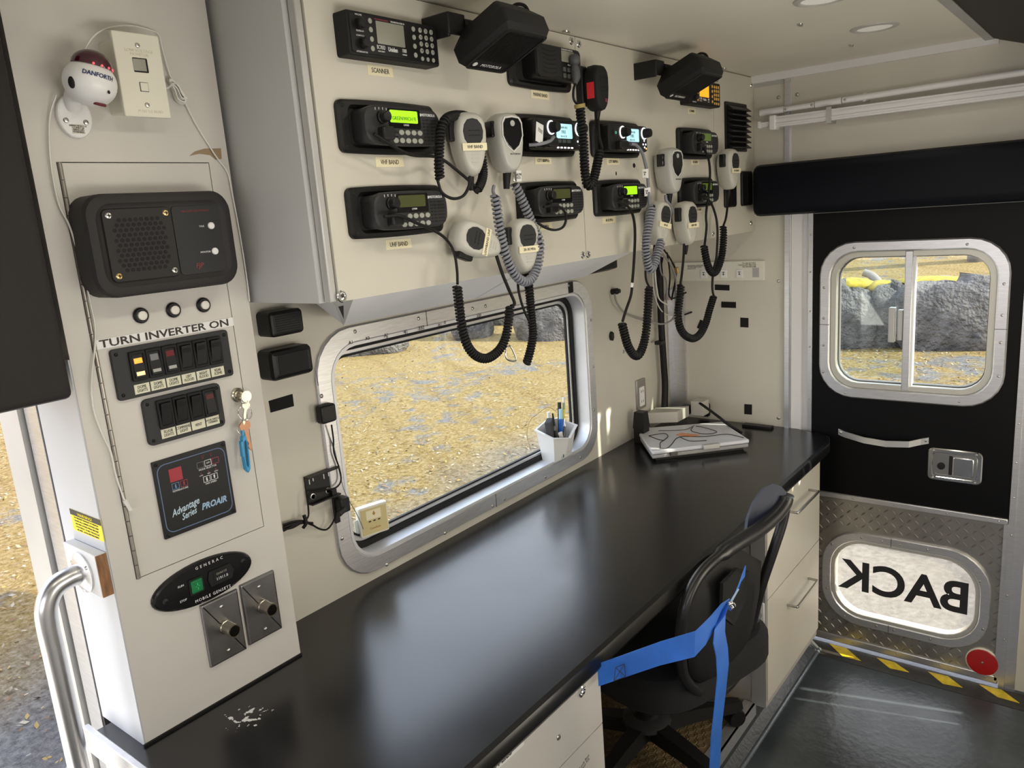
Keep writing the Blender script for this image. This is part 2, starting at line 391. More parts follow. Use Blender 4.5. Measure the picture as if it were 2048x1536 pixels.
# hazard tape on the floor in front of the rear door
hz = thing('hazard_tape', 'black tape with yellow slanted stripes along the rear door sill', 'floor tape', (2.33, -.8, ZF))
obj('tape_base', MB().box(2.262, 2.35, -1.2, -.50, ZF, ZF+.0012), mat('worn_black_tape', (.03, .028, .024), .6, var=.4, vscale=30), hz, world=True)
HZY = mat('yellow_tape', (.72, .52, .02), .5, var=.25, vscale=40)
for q in (((590, 605), (720, 640), (830, 735), (690, 700)), ((945, 710), (1080, 745), (1190, 820), (1045, 790)), ((1330, 815), (1480, 850), (1590, 935), (1440, 905)), ((1710, 910), (1880, 950), (2015, 1050), (1850, 1005)), ((440, 590), (465, 603), (480, 636), (440, 622))):
    P = [atz(1500+x/3.737, 1125+y/3.737, ZF+.002) for x, y in q]
    obj('stripe', MB().loft([[(p.x, p.y, ZF+.0012) for p in P], [(p.x, p.y, ZF+.0022) for p in P]]), HZY, hz, world=True)

# ------------------------------------------------------------ big window
w1 = thing('window_1', None, None, (1.264, 0, 1.0648)); w1['kind'] = 'structure'
oo = rr(1.078, .568, .10, 6); oi = rr(1.0, .494, .075, 6)
obj('flange', MB().frame(oo, oi, -.008, 0, .003), ALUX, w1)
obj('reveal', MB().frame(oi, rr(.985, .48, .068, 6), -.006, .052, 0), mat('reveal_aluminium', (.72, .73, .75), .42, .5, var=.08, vscale=8), w1)
obj('gasket', MB().frame(rr(.986, .481, .068, 6), rr(.955, .45, .056, 6), .036, .052, .002), RUBB, w1)
obj('inner_rim', MB().frame(rr(.956, .451, .056, 6), rr(.935, .43, .05, 6), .042, .052, .002), ALU, w1)
obj('gasket_line', MB().frame(rr(.936, .431, .05, 6), rr(.926, .421, .047, 6), .044, .052), RUBB, w1)
obj('pane', MB().prism(rr(.93, .425, .048, 6), .046, .049), GLASS, w1)
for px, py in ((710, 663), (837, 637), (945, 617), (971, 612), (1137, 571), (643, 792), (684, 1077), (774, 1129), (890, 1066), (985, 1012), (1009, 998), (1091, 954), (1161, 915), (1188, 820), (1182, 640), (1187, 733)):
    p = aty(px, py, -.008); screw(w1, p.x-1.264, -.008, p.z-1.0648, .0045)
obj('flange_joint', MB().box(-.0008, .0008, -.0085, -.0075, -.284, -.247).box(-.2, -.1985, -.0085, -.0075, .247, .284), INK, w1)
sc = thing('marker_scribbles', 'handwritten marker numbers along the top of the window frame', 'handwriting', (1.0, -.0085, 1.33))
for body, px, py, s in (('A1', 702, 685, .011), ('A0', 735, 677, .011), ('AJ', 772, 671, .013), ('41', 812, 664, .013), ('332', 843, 656, .014), ('A1', 880, 650, .011), ('0', 890, 645, .012), ('520', 958, 631, .012)):
    p = aty(px, py, -.0085); text(body, s, INK, sc, p.x-1.0, 0, p.z-1.33, name='numeral')
obj('black_tape_tab', MB().box(-.012, .012, -.0015, .0, -.02, .012), RUBB, w1, loc=(aty(1141, 572, -.008).x-1.264, -.008, aty(1141, 572, -.008).z-1.0648))

# ------------------------------------------------------------ rear door
D = thing('door_1', None, None, (XR, 0, 0), REAR); D['kind'] = 'structure'
UC = (.7993, 1.1415); LC = (.8075, .247)
ui = rr(.470, .45, .085, 6, *UC); li = rr(.455, .29, .11, 6, *LC)
obj('upholstered_panel', MB().frame(rmatch(ui, .511, 1.094, .535, 1.486), ui, -.006, .03), VINYL, D)
obj('tread_plate', MB().frame(rmatch(li, .511, 1.094, .012, .532), li, -.003, .03), DPLATE, D)
tr = MB(); 
def lozenge(mb, x, z, a, L=.0112, w=.0029, h=.0028, y=-.003):
    c, s = math.cos(a), math.sin(a); P = [(L, 0), (0, w), (-L, 0), (0, -w)]
    v = [(x+u*c-k*s, y, z+u*s+k*c) for u, k in P]+[(x+u*c*.35-k*s*.2, y-h, z+u*s*.35+k*c*.2) for u, k in P]
    mb.add(v, [(0, 1, 5, 4), (1, 2, 6, 5), (2, 3, 7, 6), (3, 0, 4, 7), (4, 5, 6, 7)])
pit = .0232
for i in range(int(.585/pit)+1):
    for j in range(int(.52/pit)+1):
        x = .52+i*pit; z = .022+j*pit
        if x > 1.085 or z > .525: continue
        dx, dz = abs(x-LC[0]), abs(z-LC[1])
        if dx < .262 and dz < .178 and not (dx > .17 and dz > .10 and math.hypot(dx-.17, dz-.10) > .085): continue
        lozenge(tr, x, z, math.radians(45 if (i+j) % 2 else -45))
tag(obj('tread_lozenges', tr, DPLATE, D), kind='stuff')
st = MB(); st.box(.511, 1.094, -.012, -.003, .528, .548)
obj('joint_strip', st, ALU, D, bev=.003)
for x in (.533, .65, .78, .93, 1.07): screw(D, x, -.012, .538, .003)
obj('bottom_strip', MB().box(.511, 1.094, -.010, -.002, -.012, .014), ALU, D, bev=.003)
for x in (.53, .66, .80, .93, 1.06): screw(D, x, -.010, .004, .003)
obj('edge_strip', MB().box(1.084, 1.096, -.010, -.003, .0, .53), ALU, D)
# sliding window in the door
wu = obj('window_flange', MB().frame(rr(.527, .505, .105, 6, *UC), rr(.462, .44, .082, 6, *UC), -.020, -.004, .004), ALU, D)
obj('window_rim', MB().frame(rr(.463, .441, .082, 6, *UC), rr(.425, .405, .07, 6, *UC), -.010, .03, .002), mat('pale_rim', (.55, .54, .48), .4, .5), wu)
obj('rim_shadow_gasket', MB().frame(rr(.430, .410, .07, 6, *UC), rr(.418, .398, .066, 6, *UC), .012, .032), mat('grey_gasket', (.10, .10, .095), .6), wu)
obj('pane', MB().prism(rr(.425, .404, .068, 6, *UC), .024, .027), GLASS, wu)
obj('sliding_pane', MB().box(.60, .80, .016, .019, .955, 1.335), GLASS, wu)
obj('mullion', MB().box(.786, .808, -.012, .022, .925, 1.36), ALU, wu, bev=.002)
obj('mullion_edge', MB().box(.808, .814, -.004, .022, .935, 1.35), WHITEP, wu)
pl_ = MB(); pl_.box(.742, .760, -.006, .018, 1.075, 1.185); pl_.box(.768, .784, -.006, .018, 1.082, 1.178)
obj('pull_latch', pl_, ALUD, wu, bev=.002)
for x, z in ((.64, 1.375), (.95, 1.375), (.55, 1.25), (.55, 1.15), (.55, 1.06), (.55, .97), (.62, .905), (.95, .905), (1.047, .99), (1.047, 1.09), (1.047, 1.17), (1.047, 1.26)): screw(wu, x, -.020, z, .0042)
obj('flange_joint', MB().box(1.03, 1.062, -.0205, -.0195, 1.128, 1.1295).box(.536, .568, -.0205, -.0195, 1.128, 1.1295), INK, wu)
# lower pane with the mirrored word BACK
wlw = obj('lower_window_flange', MB().frame(rr(.512, .345, .13, 7, *LC), rr(.450, .285, .105, 7, *LC), -.014, -.002, .003), ALU, D)
obj('lower_window_rim', MB().frame(rr(.451, .286, .105, 7, *LC), rr(.424, .262, .095, 7, *LC), -.008, .024, .002), mat('pale_rim2', (.62, .61, .56), .35, .6), wlw)
def tinted():
    m = bpy.data.materials.new('hazy_pane'); m.use_nodes = True; n = m.node_tree.nodes; l = m.node_tree.links; n.clear()
    o = n.new('ShaderNodeOutputMaterial'); t_ = n.new('ShaderNodeBsdfTransparent'); g = n.new('ShaderNodeBsdfTranslucent'); d = n.new('ShaderNodeMixShader'); d.inputs[0].default_value = .10
    t_.inputs[0].default_value = (.95, .93, .88, 1); g.inputs[0].default_value = (.8, .76, .66, 1); l.new(t_.outputs[0], d.inputs[1]); l.new(g.outputs[0], d.inputs[2]); l.new(d.outputs[0], o.inputs[0]); return m
obj('lower_pane', MB().prism(rr(.424, .262, .095, 7, *LC), .014, .017), tinted(), wlw)
tb = textmesh('BACK', .150, wx=1.02, ext=.0004, bold=.0036, res=6).copy(); tb.materials.clear(); tb.materials.append(mat('black_decal', (.02, .02, .022), .5))
for v in tb.vertices: v.co.x = -v.co.x
tb.flip_normals()
ob = bpy.data.objects.new('back_lettering', tb); COL.objects.link(ob); ob.parent = wlw; ob.location = (LC[0], .012, LC[1]-.005)
for x, z in ((.68, .404), (.745, .404), (.80, .404), (.88, .404), (.585, .36), (.57, .19), (.63, .098), (.735, .09), (.79, .09), (.90, .09), (1.03, .33), (1.047, .17)): screw(wlw, x, -.014, z, .004)
obj('flange_joint', MB().box(.772, .7735, -.0145, -.0135, .388, .419).box(.772, .7735, -.0145, -.0135, .075, .105), INK, wlw)
rf = obj('reflector', MB().lathe([(.045, 0), (.045, .006), (.042, .008), (.0, .009)], (0, 0, 0), (0, -1, 0), 24), mat('red_reflector', (.42, .008, .008), .25, spec=.7), D, (1.050, -.003, .052))
obj('reflector_rim', MB().lathe([(.048, 0), (.048, .005), (.0445, .007), (.0445, 0)], (0, 0, 0), (0, -1, 0), 24), BEIGE, rf)
screw(rf, 0, -.009, 0, .004)
# strap handle
hp = [atx(px, py, XR-.02) for px, py in ((1675, 865), (1688, 870), (1730, 878), (1775, 884), (1820, 886), (1840, 885), (1856, 883))]
hb = MB(); L = [(-p.y, p.z) for p in hp]
offs = (-.008, -.012, -.034, -.042, -.036, -.012, -.008)
hb.ribbon([((x, o_, z), (0, 0, 1)) for (x, z), o_ in zip(L, offs)], .020, .004)
hd = obj('grab_handle', hb, mat('bright_steel', (.75, .75, .75), .32, .8), D)
screw(hd, L[0][0]+.008, -.012, L[0][1]-.001, .005); screw(hd, L[-1][0]-.008, -.012, L[-1][1], .005)
# paddle latch
pc = (.944, .6945)
la = obj('paddle_latch', MB().frame(rr(.150, .105, .016, 4, *pc), rr(.118, .076, .010, 4, *pc), -.012, -.005, .003), CHROME, D)
obj('latch_dish', MB().frame(rr(.119, .077, .010, 4, *pc), rr(.106, .064, .008, 4, *pc), -.010, -.0062).prism(rr(.108, .066, .008, 4, *pc), -.0072, -.0062), mat('latch_dish_steel', (.40, .40, .39), .3, .9), la)
obj('paddle', MB().prism(rr(.058, .060, .006, 3, pc[0]+.024, pc[1]), -.0125, -.007, .003), CHROME, la)
obj('paddle_gap', MB().box(pc[0]-.015, pc[0]-.006, -.0085, -.007, pc[1]-.031, pc[1]+.031), VOID, la)
obj('latch_key_cylinder', MB().lathe([(.011, 0), (.011, .006), (.004, .008), (0, .008)], (0, 0, 0), (0, -1, 0), 14), VOID, la, (pc[0]-.036, -.0068, pc[1]-.004))
for sx_ in (-1, 1):
    for sz_ in (-1, 1): screw(la, pc[0]+sx_*.058, -.012, pc[1]+sz_*.0445, .004)
# padded valance over the rear door and poles above it
pad = MB(); 
def roundbox(mb, x0, x1, y0, y1, z0, z1, r=.02, n=3):
    R = []; ins = [(0, r), (r*.3, r*.3), (r, 0)]
    ol = lambda d: rr(x1-x0-2*d, z1-z0-2*d, max(.004, r-d*.5), n, (x0+x1)/2, (z0+z1)/2)
    R.append([(x, y1, z) for x, z in ol(0)]); R.append([(x, y0+r, z) for x, z in ol(0)]); R.append([(x, y0+r*.3, z) for x, z in ol(r*.3)]); R.append([(x, y0, z) for x, z in ol(r)])
    return mb.loft(R)
roundbox(pad, .340, 1.60, -.10, -.0, 1.490, 1.652, .022)
pb = obj('padded_valance', pad, PADM); pb.location = (XR, 0, 0); pb.rotation_euler = (0, 0, REAR); tag(pb, 'long black padded valance across the rear wall over the door', 'padded valance')
pr = thing('jointed_pole', 'thin white jointed pole hung on the rear wall above the black valance', 'pole', (XR, 0, 0), REAR)
za = lambda x: 1.8155+(x-.35)*.0145
for a, b, r_ in ((.349, .425, .0105), (.427, .52, .0085), (.523, .60, .0105), (.603, 1.65, .0095)): obj('pole_section', MB().tube([(a, -.035, za(a)), (b, -.035, za(b))], r_, 10), WHITEP, pr)
for x in (.433, .514, .612): screw(pr, x, -.044, za(x), .004)
for x in (.66, 1.3): obj('pole_clip', MB().box(x, x+.01, -.035, 0, za(x)-.012, za(x)+.012), WHITEP, pr)
rl = thing('awning_tube', 'wide white ribbed tube mounted on the rear wall below the jointed pole', 'tube', (XR, 0, 0), REAR)
obj('tube_body', MB().box(.40, 1.65, -.05, -.02, 1.764, 1.798).box(.40, 1.65, -.053, -.05, 1.770, 1.777).box(.40, 1.65, -.053, -.05, 1.786, 1.791), WHITEP, rl, bev=.003)
obj('tube_collar', MB().box(.383, .405, -.056, -.012, 1.758, 1.803), WHITE, rl, bev=.004)
obj('tube_tip', MB().box(.352, .384, -.045, -.027, 1.770, 1.786).box(.343, .353, -.047, -.025, 1.768, 1.789), WHITE, rl, bev=.002)
for x in (.56, 1.2): obj('tube_bracket', MB().box(x, x+.015, -.0545, 0, 1.757, 1.804), ALUD, rl)
# padded header over the side doorway
hdz = MB(); roundbox(hdz, -.84, .1935, -.162, .05, 1.352, ZT-.002, .009)
tag(obj('padded_header', hdz, VINYLG), 'charcoal padded header over the side doorway at the left edge', 'padded header')

# ------------------------------------------------------------ counter and cabinets
co = [(.188, 0), (XR-.003, 0), (XR-.003, -.455), (2.318, -.572), (2.245, -.5924), (.188, -.5924)]
ct = thing('counter', 'long charcoal laminate counter with black rounded nosing below the window', 'counter', (1.2, -.3, .722))
SCUFF = COUNTER.copy(); SCUFF.name = 'scuffed_charcoal_laminate'
def scuff():
    n = SCUFF.node_tree.nodes; l = SCUFF.node_tree.links; b = n['Principled BSDF']
    g = n.new('ShaderNodeNewGeometry'); mp = n.new('ShaderNodeVectorMath'); mp.operation = 'DISTANCE'; mp.inputs[1].default_value = (.352, -.198, .76)
    l.new(g.outputs['Position'], mp.inputs[0])
    r1 = n.new('ShaderNodeMapRange'); r1.inputs['From Min'].default_value = .015; r1.inputs['From Max'].default_value = .065; r1.inputs['To Min'].default_value = .24; r1.inputs['To Max'].default_value = 0; l.new(mp.outputs['Value'], r1.inputs[0])
    no = n.new('ShaderNodeTexNoise'); no.inputs['Scale'].default_value = 95; no.inputs['Detail'].default_value = 4; l.new(g.outputs['Position'], no.inputs[0])
    ad = n.new('ShaderNodeMath'); l.new(no.outputs['Fac'], ad.inputs[0]); l.new(r1.outputs[0], ad.inputs[1])
    gt = n.new('ShaderNodeMath'); gt.operation = 'GREATER_THAN'; gt.inputs[1].default_value = .80; l.new(ad.outputs[0], gt.inputs[0])
    mx = n.new('ShaderNodeMix'); mx.data_type = 'RGBA'; mx.inputs['A'].default_value = (.007, .007, .008, 1); mx.inputs['B'].default_value = (.7, .7, .68, 1); l.new(gt.outputs[0], mx.inputs['Factor']); l.new(mx.outputs['Result'], b.inputs['Base Color'])
    n2 = n.new('ShaderNodeTexNoise'); n2.inputs['Scale'].default_value = 5; n2.inputs['Detail'].default_value = 6; l.new(g.outputs['Position'], n2.inputs[0])
    r2 = n.new('ShaderNodeMapRange'); r2.inputs['From Min'].default_value = .35; r2.inputs['From Max'].default_value = .65; r2.inputs['To Min'].default_value = .20; r2.inputs['To Max'].default_value = .25; l.new(n2.outputs['Fac'], r2.inputs[0]); l.new(r2.outputs[0], b.inputs['Roughness'])
scuff()
obj('worktop', MB().loft([[(x, y, .722) for x, y in co], [(x, y, ZC) for x, y in co]]), SCUFF, ct, world=True)
ns = MB(); path = [(.188, -.592), (2.245, -.592), (2.318, -.5715), (2.352, -.49)]
prof = [(0, .7225), (-.009, .7235), (-.0135, .732), (-.0135, .750), (-.010, .758), (0, .7602)]
R = []
for i, (x, y) in enumerate(path):
    a = Vector(path[max(0, i-1)]); b = Vector(path[min(3, i+1)]); t_ = (b-a).normalized(); nn = Vector((t_.y, -t_.x))
    R.append([(x-nn.x*d, y-nn.y*d, z) for d, z in prof])
obj('nosing', ns.loft(R), NOSE, ct, world=True)
obj('end_trim', MB().box(.176, .188, -.605, .03, .718, .7625), ALU, ct, world=True, bev=.002)
obj('rear_seam', MB().box(.21, .5232, YA-.004, YA, ZC, ZC+.004), RUBB, ct, world=True)
# control cabinet standing on the left end of the counter
cc = thing('control_cabinet', 'tall grey-white control column standing on the left end of the counter', 'cabinet', (.369, -.05, ZC))
bd_ = MB(); bd_.m = 0; bd_.box(XCL+.0005, XCR, YA+.012, .055, ZC, ZT)
obj('carcass', bd_, PANEL, cc, world=True)
obj('side_panel', MB().box(XCL-.0025, XCL+.0006, YA+.001, .032, ZC, 1.40), JAMB, cc, world=True)
PX0, PX1, PZ0, PZ1 = .2486, .4868, 1.0384, 1.6783
fp = MB()
for a in ((XCL, XCR, PZ1, ZT), (XCL, XCR, ZC, PZ0), (XCL, PX0, PZ0, PZ1), (PX1, XCR, PZ0, PZ1)): fp.box(a[0], a[1], YA, YA+.012, a[2], a[3])
obj('face_frame', fp, PANEL, cc, world=True)
obj('door_gap', MB().box(PX0-.001, PX1+.001, YA+.008, YA+.0125, PZ0-.001, PZ1+.001), VOID, cc, world=True)
ad = obj('access_door', MB().box(PX0+.008, PX1-.0012, YA+.0005, YA+.008, PZ0+.0012, PZ1-.0014), PANEL, cc, world=True)
kn = obj('hinge_leaf', MB().box(PX0, PX0+.0085, YA+.001, YA+.006, PZ0, PZ1), STEEL, ad, world=True)
nk = 26
for k in range(nk):
    z0 = PZ0+(PZ1-PZ0)*k/nk; z1 = PZ0+(PZ1-PZ0)*(k+1)/nk-.0012
    obj('hinge_knuckle', MB().tube([(PX0+.004, YA-.0005, z0), (PX0+.004, YA-.0005, z1)], .0032, 6), mat('hinge_metal', (.36, .33, .29), .35, .8), ad, world=True)
tp = MB(); P = [aty(x/3.303, y/3.303, YA-.0008) for x, y in ((1252, 1030), (1290, 1000), (1350, 982), (1460, 980), (1465, 1050), (1425, 1055), (1390, 1025), (1320, 1015))]
tp.loft([[tuple(p) for p in P], [(p.x, YA, p.z) for p in P]]); obj('torn_tape', tp, mat('brown_tape', (.30, .21, .12), .5), cc, world=True)
tag(obj('bench_cabinet', MB().box(.19, .866, -.5715, -.003, .07, .722), PANEL, None), 'grey-white cabinet under the counter near the left, with SUPPLIES label', 'cabinet')
bc = bpy.data.objects['bench_cabinet']
obj('drawer_front', MB().box(.195, .864, -.575, -.5715, .578, .720), PANEL, bc); obj('drawer_front', MB().box(.195, .864, -.575, -.5715, .075, .5755), PANEL, bc)
p = aty(1163, 1382, -.576); obj('cabinet_lock', MB().lathe([(.0115, 0), (.0115, .003), (.0085, .0045), (.0075, .001), (0, .001)], (0, 0, 0), (0, -1, 0), 18), CHROME, bc, (p.x, -.575, p.z))
p = aty(1118, 1475, -.576); screw(bc, p.x, -.575, p.z, .0055)
p = aty(1046, 1480, -.576); q = aty(950, 1536+30, -.576)
obj('supplies_label', MB().box(p.x-.22, p.x+.002, -.576, -.575, p.z-.010, p.z+.011), WHITE, bc)
p = aty(1024, 1499, -.577); text('OFFICE SUPPLIES', .0165, INK, bc, p.x, -.5762, p.z-.003, align='RIGHT', bold=.0002)
p = aty(1170, 1528, -.577); text("Lock Box\nTool Kit", .009, mat('faint_ink', (.12, .12, .10), .6), bc, p.x+.002, -.5752, p.z, rot=-.25, name='handwriting')
dc = thing('drawer_cabinet', 'grey-white cabinet of two drawers between the chair and the rear door', 'cabinet', (2.0, -.3, .07))
obj('carcass', MB().box(1.757, 2.238, -.571, -.003, .07, .722), mat('cabinet_side', (.42, .40, .36), .5), dc, world=True)
for z0, z1, hz_ in ((.4225, .720, .635), (.094, .4195, .33)):
    dr = obj('drawer', MB().box(1.760, 2.240, -.5755, -.5705, z0, z1), PANELW, dc, world=True)
    x0, x1 = 1.925, 2.125
    obj('drawer_handle', MB().tube(cr([(x0, -.575, hz_), (x0, -.596, hz_), (x0+.002, -.603, hz_), (x0+.009, -.607, hz_), ((x0+x1)/2, -.607, hz_), (x1-.009, -.607, hz_), (x1-.002, -.603, hz_), (x1, -.596, hz_), (x1, -.575, hz_)], 4), .0042, 8), SCREWM, dr, world=True)
obj('side_strip', MB().box(1.751, 1.757, -.573, -.53, .075, .70), ALUD, dc, world=True)
obj('strike_plate', MB().box(1.7475, 1.752, -.570, -.545, .345, .415), WHITE, dc, world=True, bev=.003)
# overhead radio cabinet
oc = thing('overhead_cabinet', 'grey-white overhead cabinet whose doors carry the two-way radios', 'cabinet', (1.45, -.15, ZB))
obj('carcass', MB().box(XK+.002, XR-.002, YB+.014, -.001, ZB+.003, ZT-.001), SIDEP, oc, world=True)
obj('side_panel', MB().box(XK-.012, XK+.002, YB+.022, -.001, ZB, ZT-.001), SIDEP, oc, world=True)
obj('corner_post', MB().box(XK-.003, XK+.010, YB+.003, YB+.02, ZB, ZT-.001), ALUD, oc, world=True, bev=.002)
dxs = ((XK+.012, 1.3025), (1.3050, 2.0455), (2.0480, XR-.003))
doors = []
for a, b in dxs: doors.append(obj('cabinet_door', MB().box(a, b, YB, YB+.0135, ZB, ZT-.003), PANELW, oc, world=True))
for di, px, py, r_ in ((0, 683, 593, .010), (0, 1142, 82, .0085), (1, 1157, 88, .0085), (0, 1165, 510, .0085), (1, 1176, 509, .0085), (2, 1502, 170, .0085), (2, 1502, 446, .0085), (1, 1426, 467, .008), (2, 1434, 158, .0085)):
    p = aty(px, py, YB); d = doors[di]
    s1 = obj('quarter_turn_screw', MB().lathe([(r_, 0), (r_, .001), (r_*.85, .0028), (r_*.62, .0028), (r_*.58, .0015), (r_*.5, .0022), (r_*.2, .0026), (0, .0026)], (0, 0, 0), (0, -1, 0), 16), CHROME, d)
    s1.location = Vector((p.x, YB, p.z))-oc.location
    cs = MB().box(-r_*.35, r_*.35, -.0032, -.0018, -r_*.08, r_*.08).box(-r_*.08, r_*.08, -.0032, -.0018, -r_*.35, r_*.35).xf(Matrix.Rotation(.5, 4, 'Y'))
    x = obj('slot', cs, INK, d); x.location = s1.location
VALW = mat('pale_valance', (.86, .87, .88), .5)
p1 = Vector((aty(709, 606, -.28).x, -.28, ZB)); p2 = aty(688, 650, -.12); p3 = Vector((aty(667, 612, -.29).x, -.29, ZB))
va = MB(); R = [[(p1.x, p1.y, ZB-.0005), (p1.x+.06, -.06, ZB-.0005), (p2.x+.04, -.06, p2.z-.002), (p2.x, p2.y, p2.z)], [(1.60, p1.y, ZB-.0005), (1.60, -.06, ZB-.0005), (1.60, -.06, p2.z-.002), (1.60, p2.y, p2.z)]]
vo = tag(obj('light_valance', va.loft(R), VALW), 'slanted pale light valance under the overhead cabinet above the window', 'valance')
ec = MB().loft([[(p3.x, p3.y, ZB-.001), (p1.x, p1.y, ZB-.001), tuple(p2)], [(p3.x+.004, p3.y+.004, ZB-.001), (p1.x, p1.y+.004, ZB-.001), (p2.x+.002, p2.y+.006, p2.z)]]); obj('end_cap', ec, ALUD, vo)
c3 = (p3+p1+p2)/3; obj('end_slot', MB().loft([[tuple(c3.lerp(Vector(q), .6)+Vector((-.002, -.002, 0))) for q in (p3, p3.lerp(p1, .5), p2)], [tuple(c3.lerp(Vector(q), .6)) for q in (p3, p3.lerp(p1, .5), p2)]]), VOID, vo)
j1 = Vector((1.118, p1.y-.0006, ZB-.001)); j2 = Vector((1.118, p2.y-.0006, p2.z)); obj('joint_line', MB().add([j1, j1+Vector((.003, 0, 0)), j2+Vector((.003, 0, 0)), j2], [(0, 1, 2, 3)]), ALUD, vo)
# ceiling fixtures: recessed dome lights
for i, x in enumerate((1.893, 1.473, 1.053, .633, .213, -.207)):
    lb = ('recessed round dome light in the white ceiling nearest the rear wall', 'recessed dome light cut by the top edge of the picture', 'third recessed dome light counted from the rear wall', 'fourth recessed dome light counted from the rear wall', 'fifth recessed dome light counted from the rear wall', 'foremost recessed dome light, nearest the cab')[i]
    dl = thing('dome_light', lb, 'ceiling light', (x, -.795, ZT), 0, 'recessed dome lights')
    obj('trim_ring', MB().lathe([(.055, 0), (.054, .003), (.045, .005), (.040, .003), (.040, 0)], (0, 0, 0), (0, 0, -1), 28), mat('ring_grey', (.45, .44, .41), .4), dl)
    obj('lens', MB().lathe([(.0405, 0), (.040, .002), (0, .0025)], (0, 0, 0), (0, 0, -1), 28), mat('dome_lens', (.85, .83, .78), .5, emit=.12), dl)
    l = area('dome_lamp', (x, -.795, ZT-.008), .08, .5 if i < 2 else 1.1, (1, .93, .82), (0, 0, -1), shape='DISK'); l.parent = dl; l.matrix_parent_inverse = Matrix.Translation((-x, .795, -ZT))
for px, py in ((1600, 48), (1702, 90), (1132, 62), (1448, 136)):
    p = atz(px, py, ZT); o = tag(obj('ceiling_clip', MB().lathe([(.007, 0), (.006, .003), (0, .0035)], (0, 0, 0), (0, 0, -1), 10).box(-.011, .011, -.003, .003, -.004, 0), SCREWM), {1600: 'small metal clip in the ceiling beside the dome light nearest the top edge', 1702: 'small metal clip in the ceiling between the dome light and rear wall', 1132: 'small metal clip in the ceiling above the first cabinet door seam', 1448: 'small metal clip in the ceiling behind the right loudspeaker'}[px], 'clip', 'ceiling clips'); o.location = (p.x, p.y, ZT)
# ------------------------------------------------------------ radios on the overhead cabinet
def bulge(w, h, r, b, n=4, m=6, cx=0, cz=0):
    o = []
    for (sx_, sz_, a0) in ((1, 1, 0), (-1, 1, 90), (-1, -1, 180), (1, -1, 270)):
        for i in range(n+1):
            a = math.radians(a0+90*i/n); o.append((sx_*(w/2-r)+r*math.cos(a), sz_*(h/2-r)+r*math.sin(a)))
        if a0 in (0, 180):
            for i in range(1, m):
                x = (w/2-r)*(1-2*i/m)*sx_; o.append((x, sz_*h/2))
    return [(x+cx, cz+z+math.copysign(b*max(0, 1-(2*x/w)**2), z)) for x, z in o]
def label(body, x, z, w=.075, h=.017, size=.011, yy=None, lab='', rot=0, cat='label'):
    t = thing('cream_label', lab, cat, (x, yy if yy is not None else YB, z)); t.rotation_euler = (0, rot, 0)
    obj('sticker', MB().prism([(-w/2, -h/2), (w/2, -h/2+.0006), (w/2-.0012, h/2), (-w/2+.001, h/2-.0004)][::1], -.0009, 0), CREAM, t)
    text(body, size, INK, t, 0, -.0012, -.0005, wx=.8); return t
PLATE = mesh('plate', MB().frame(bulge(.222, .081, .011, .0025), bulge(.176, .058, .008, .0015), -.010, 0, .004), BLACK)
RECESS = mesh('recess', MB().box(-.09, .09, -.0012, 0, -.031, .031), VOID)
def radio_body():
    b = MB(); R = []
    for y, w, h, r, bl, cx in ((0, .166, .052, .008, .001, .004), (-.022, .170, .054, .012, .002, .005), (-.030, .176, .058, .020, .003, .006), (-.035, .174, .056, .020, .003, .006), (-.037, .168, .050, .018, .003, .006)):
        R.append([(x, y, z) for x, z in bulge(w, h, r, bl, cx=cx)])
    return mesh('faceplate', b.loft(R), DARKP)
RBODY = radio_body()
KNOB = mesh('knob', MB().lathe([(.0105, 0), (.0105, .004), (.0092, .005), (.0085, .015), (.007, .0165), (0, .017)], (0, 0, 0), (0, -1, 0), 16), BLACK)
PLUG = mesh('mic_plug', MB().prism(rr(.026, .021, .004, 3), -.014, 0, .003).tube([(.012, -.008, 0), (.020, -.010, -.001)], .0055, 8), BLACK)
OVAL = mesh('key', MB().prism(circ(.0060, 12, rz=.0044), -.0014, 0, .0006), GREYB)
SLOT = [mesh('speaker_slot', MB().prism(rr(w, .0024, .001, 1), -.0004, 0), VOID) for w in (.006, .007, .017)]
SCR = mesh('screw', MB().lathe([(.0035, 0), (.0035, .0006), (.0024, .0014), (.0012, .0008), (0, .0008)], (0, 0, 0), (0, -1, 0), 10), BLACKM)
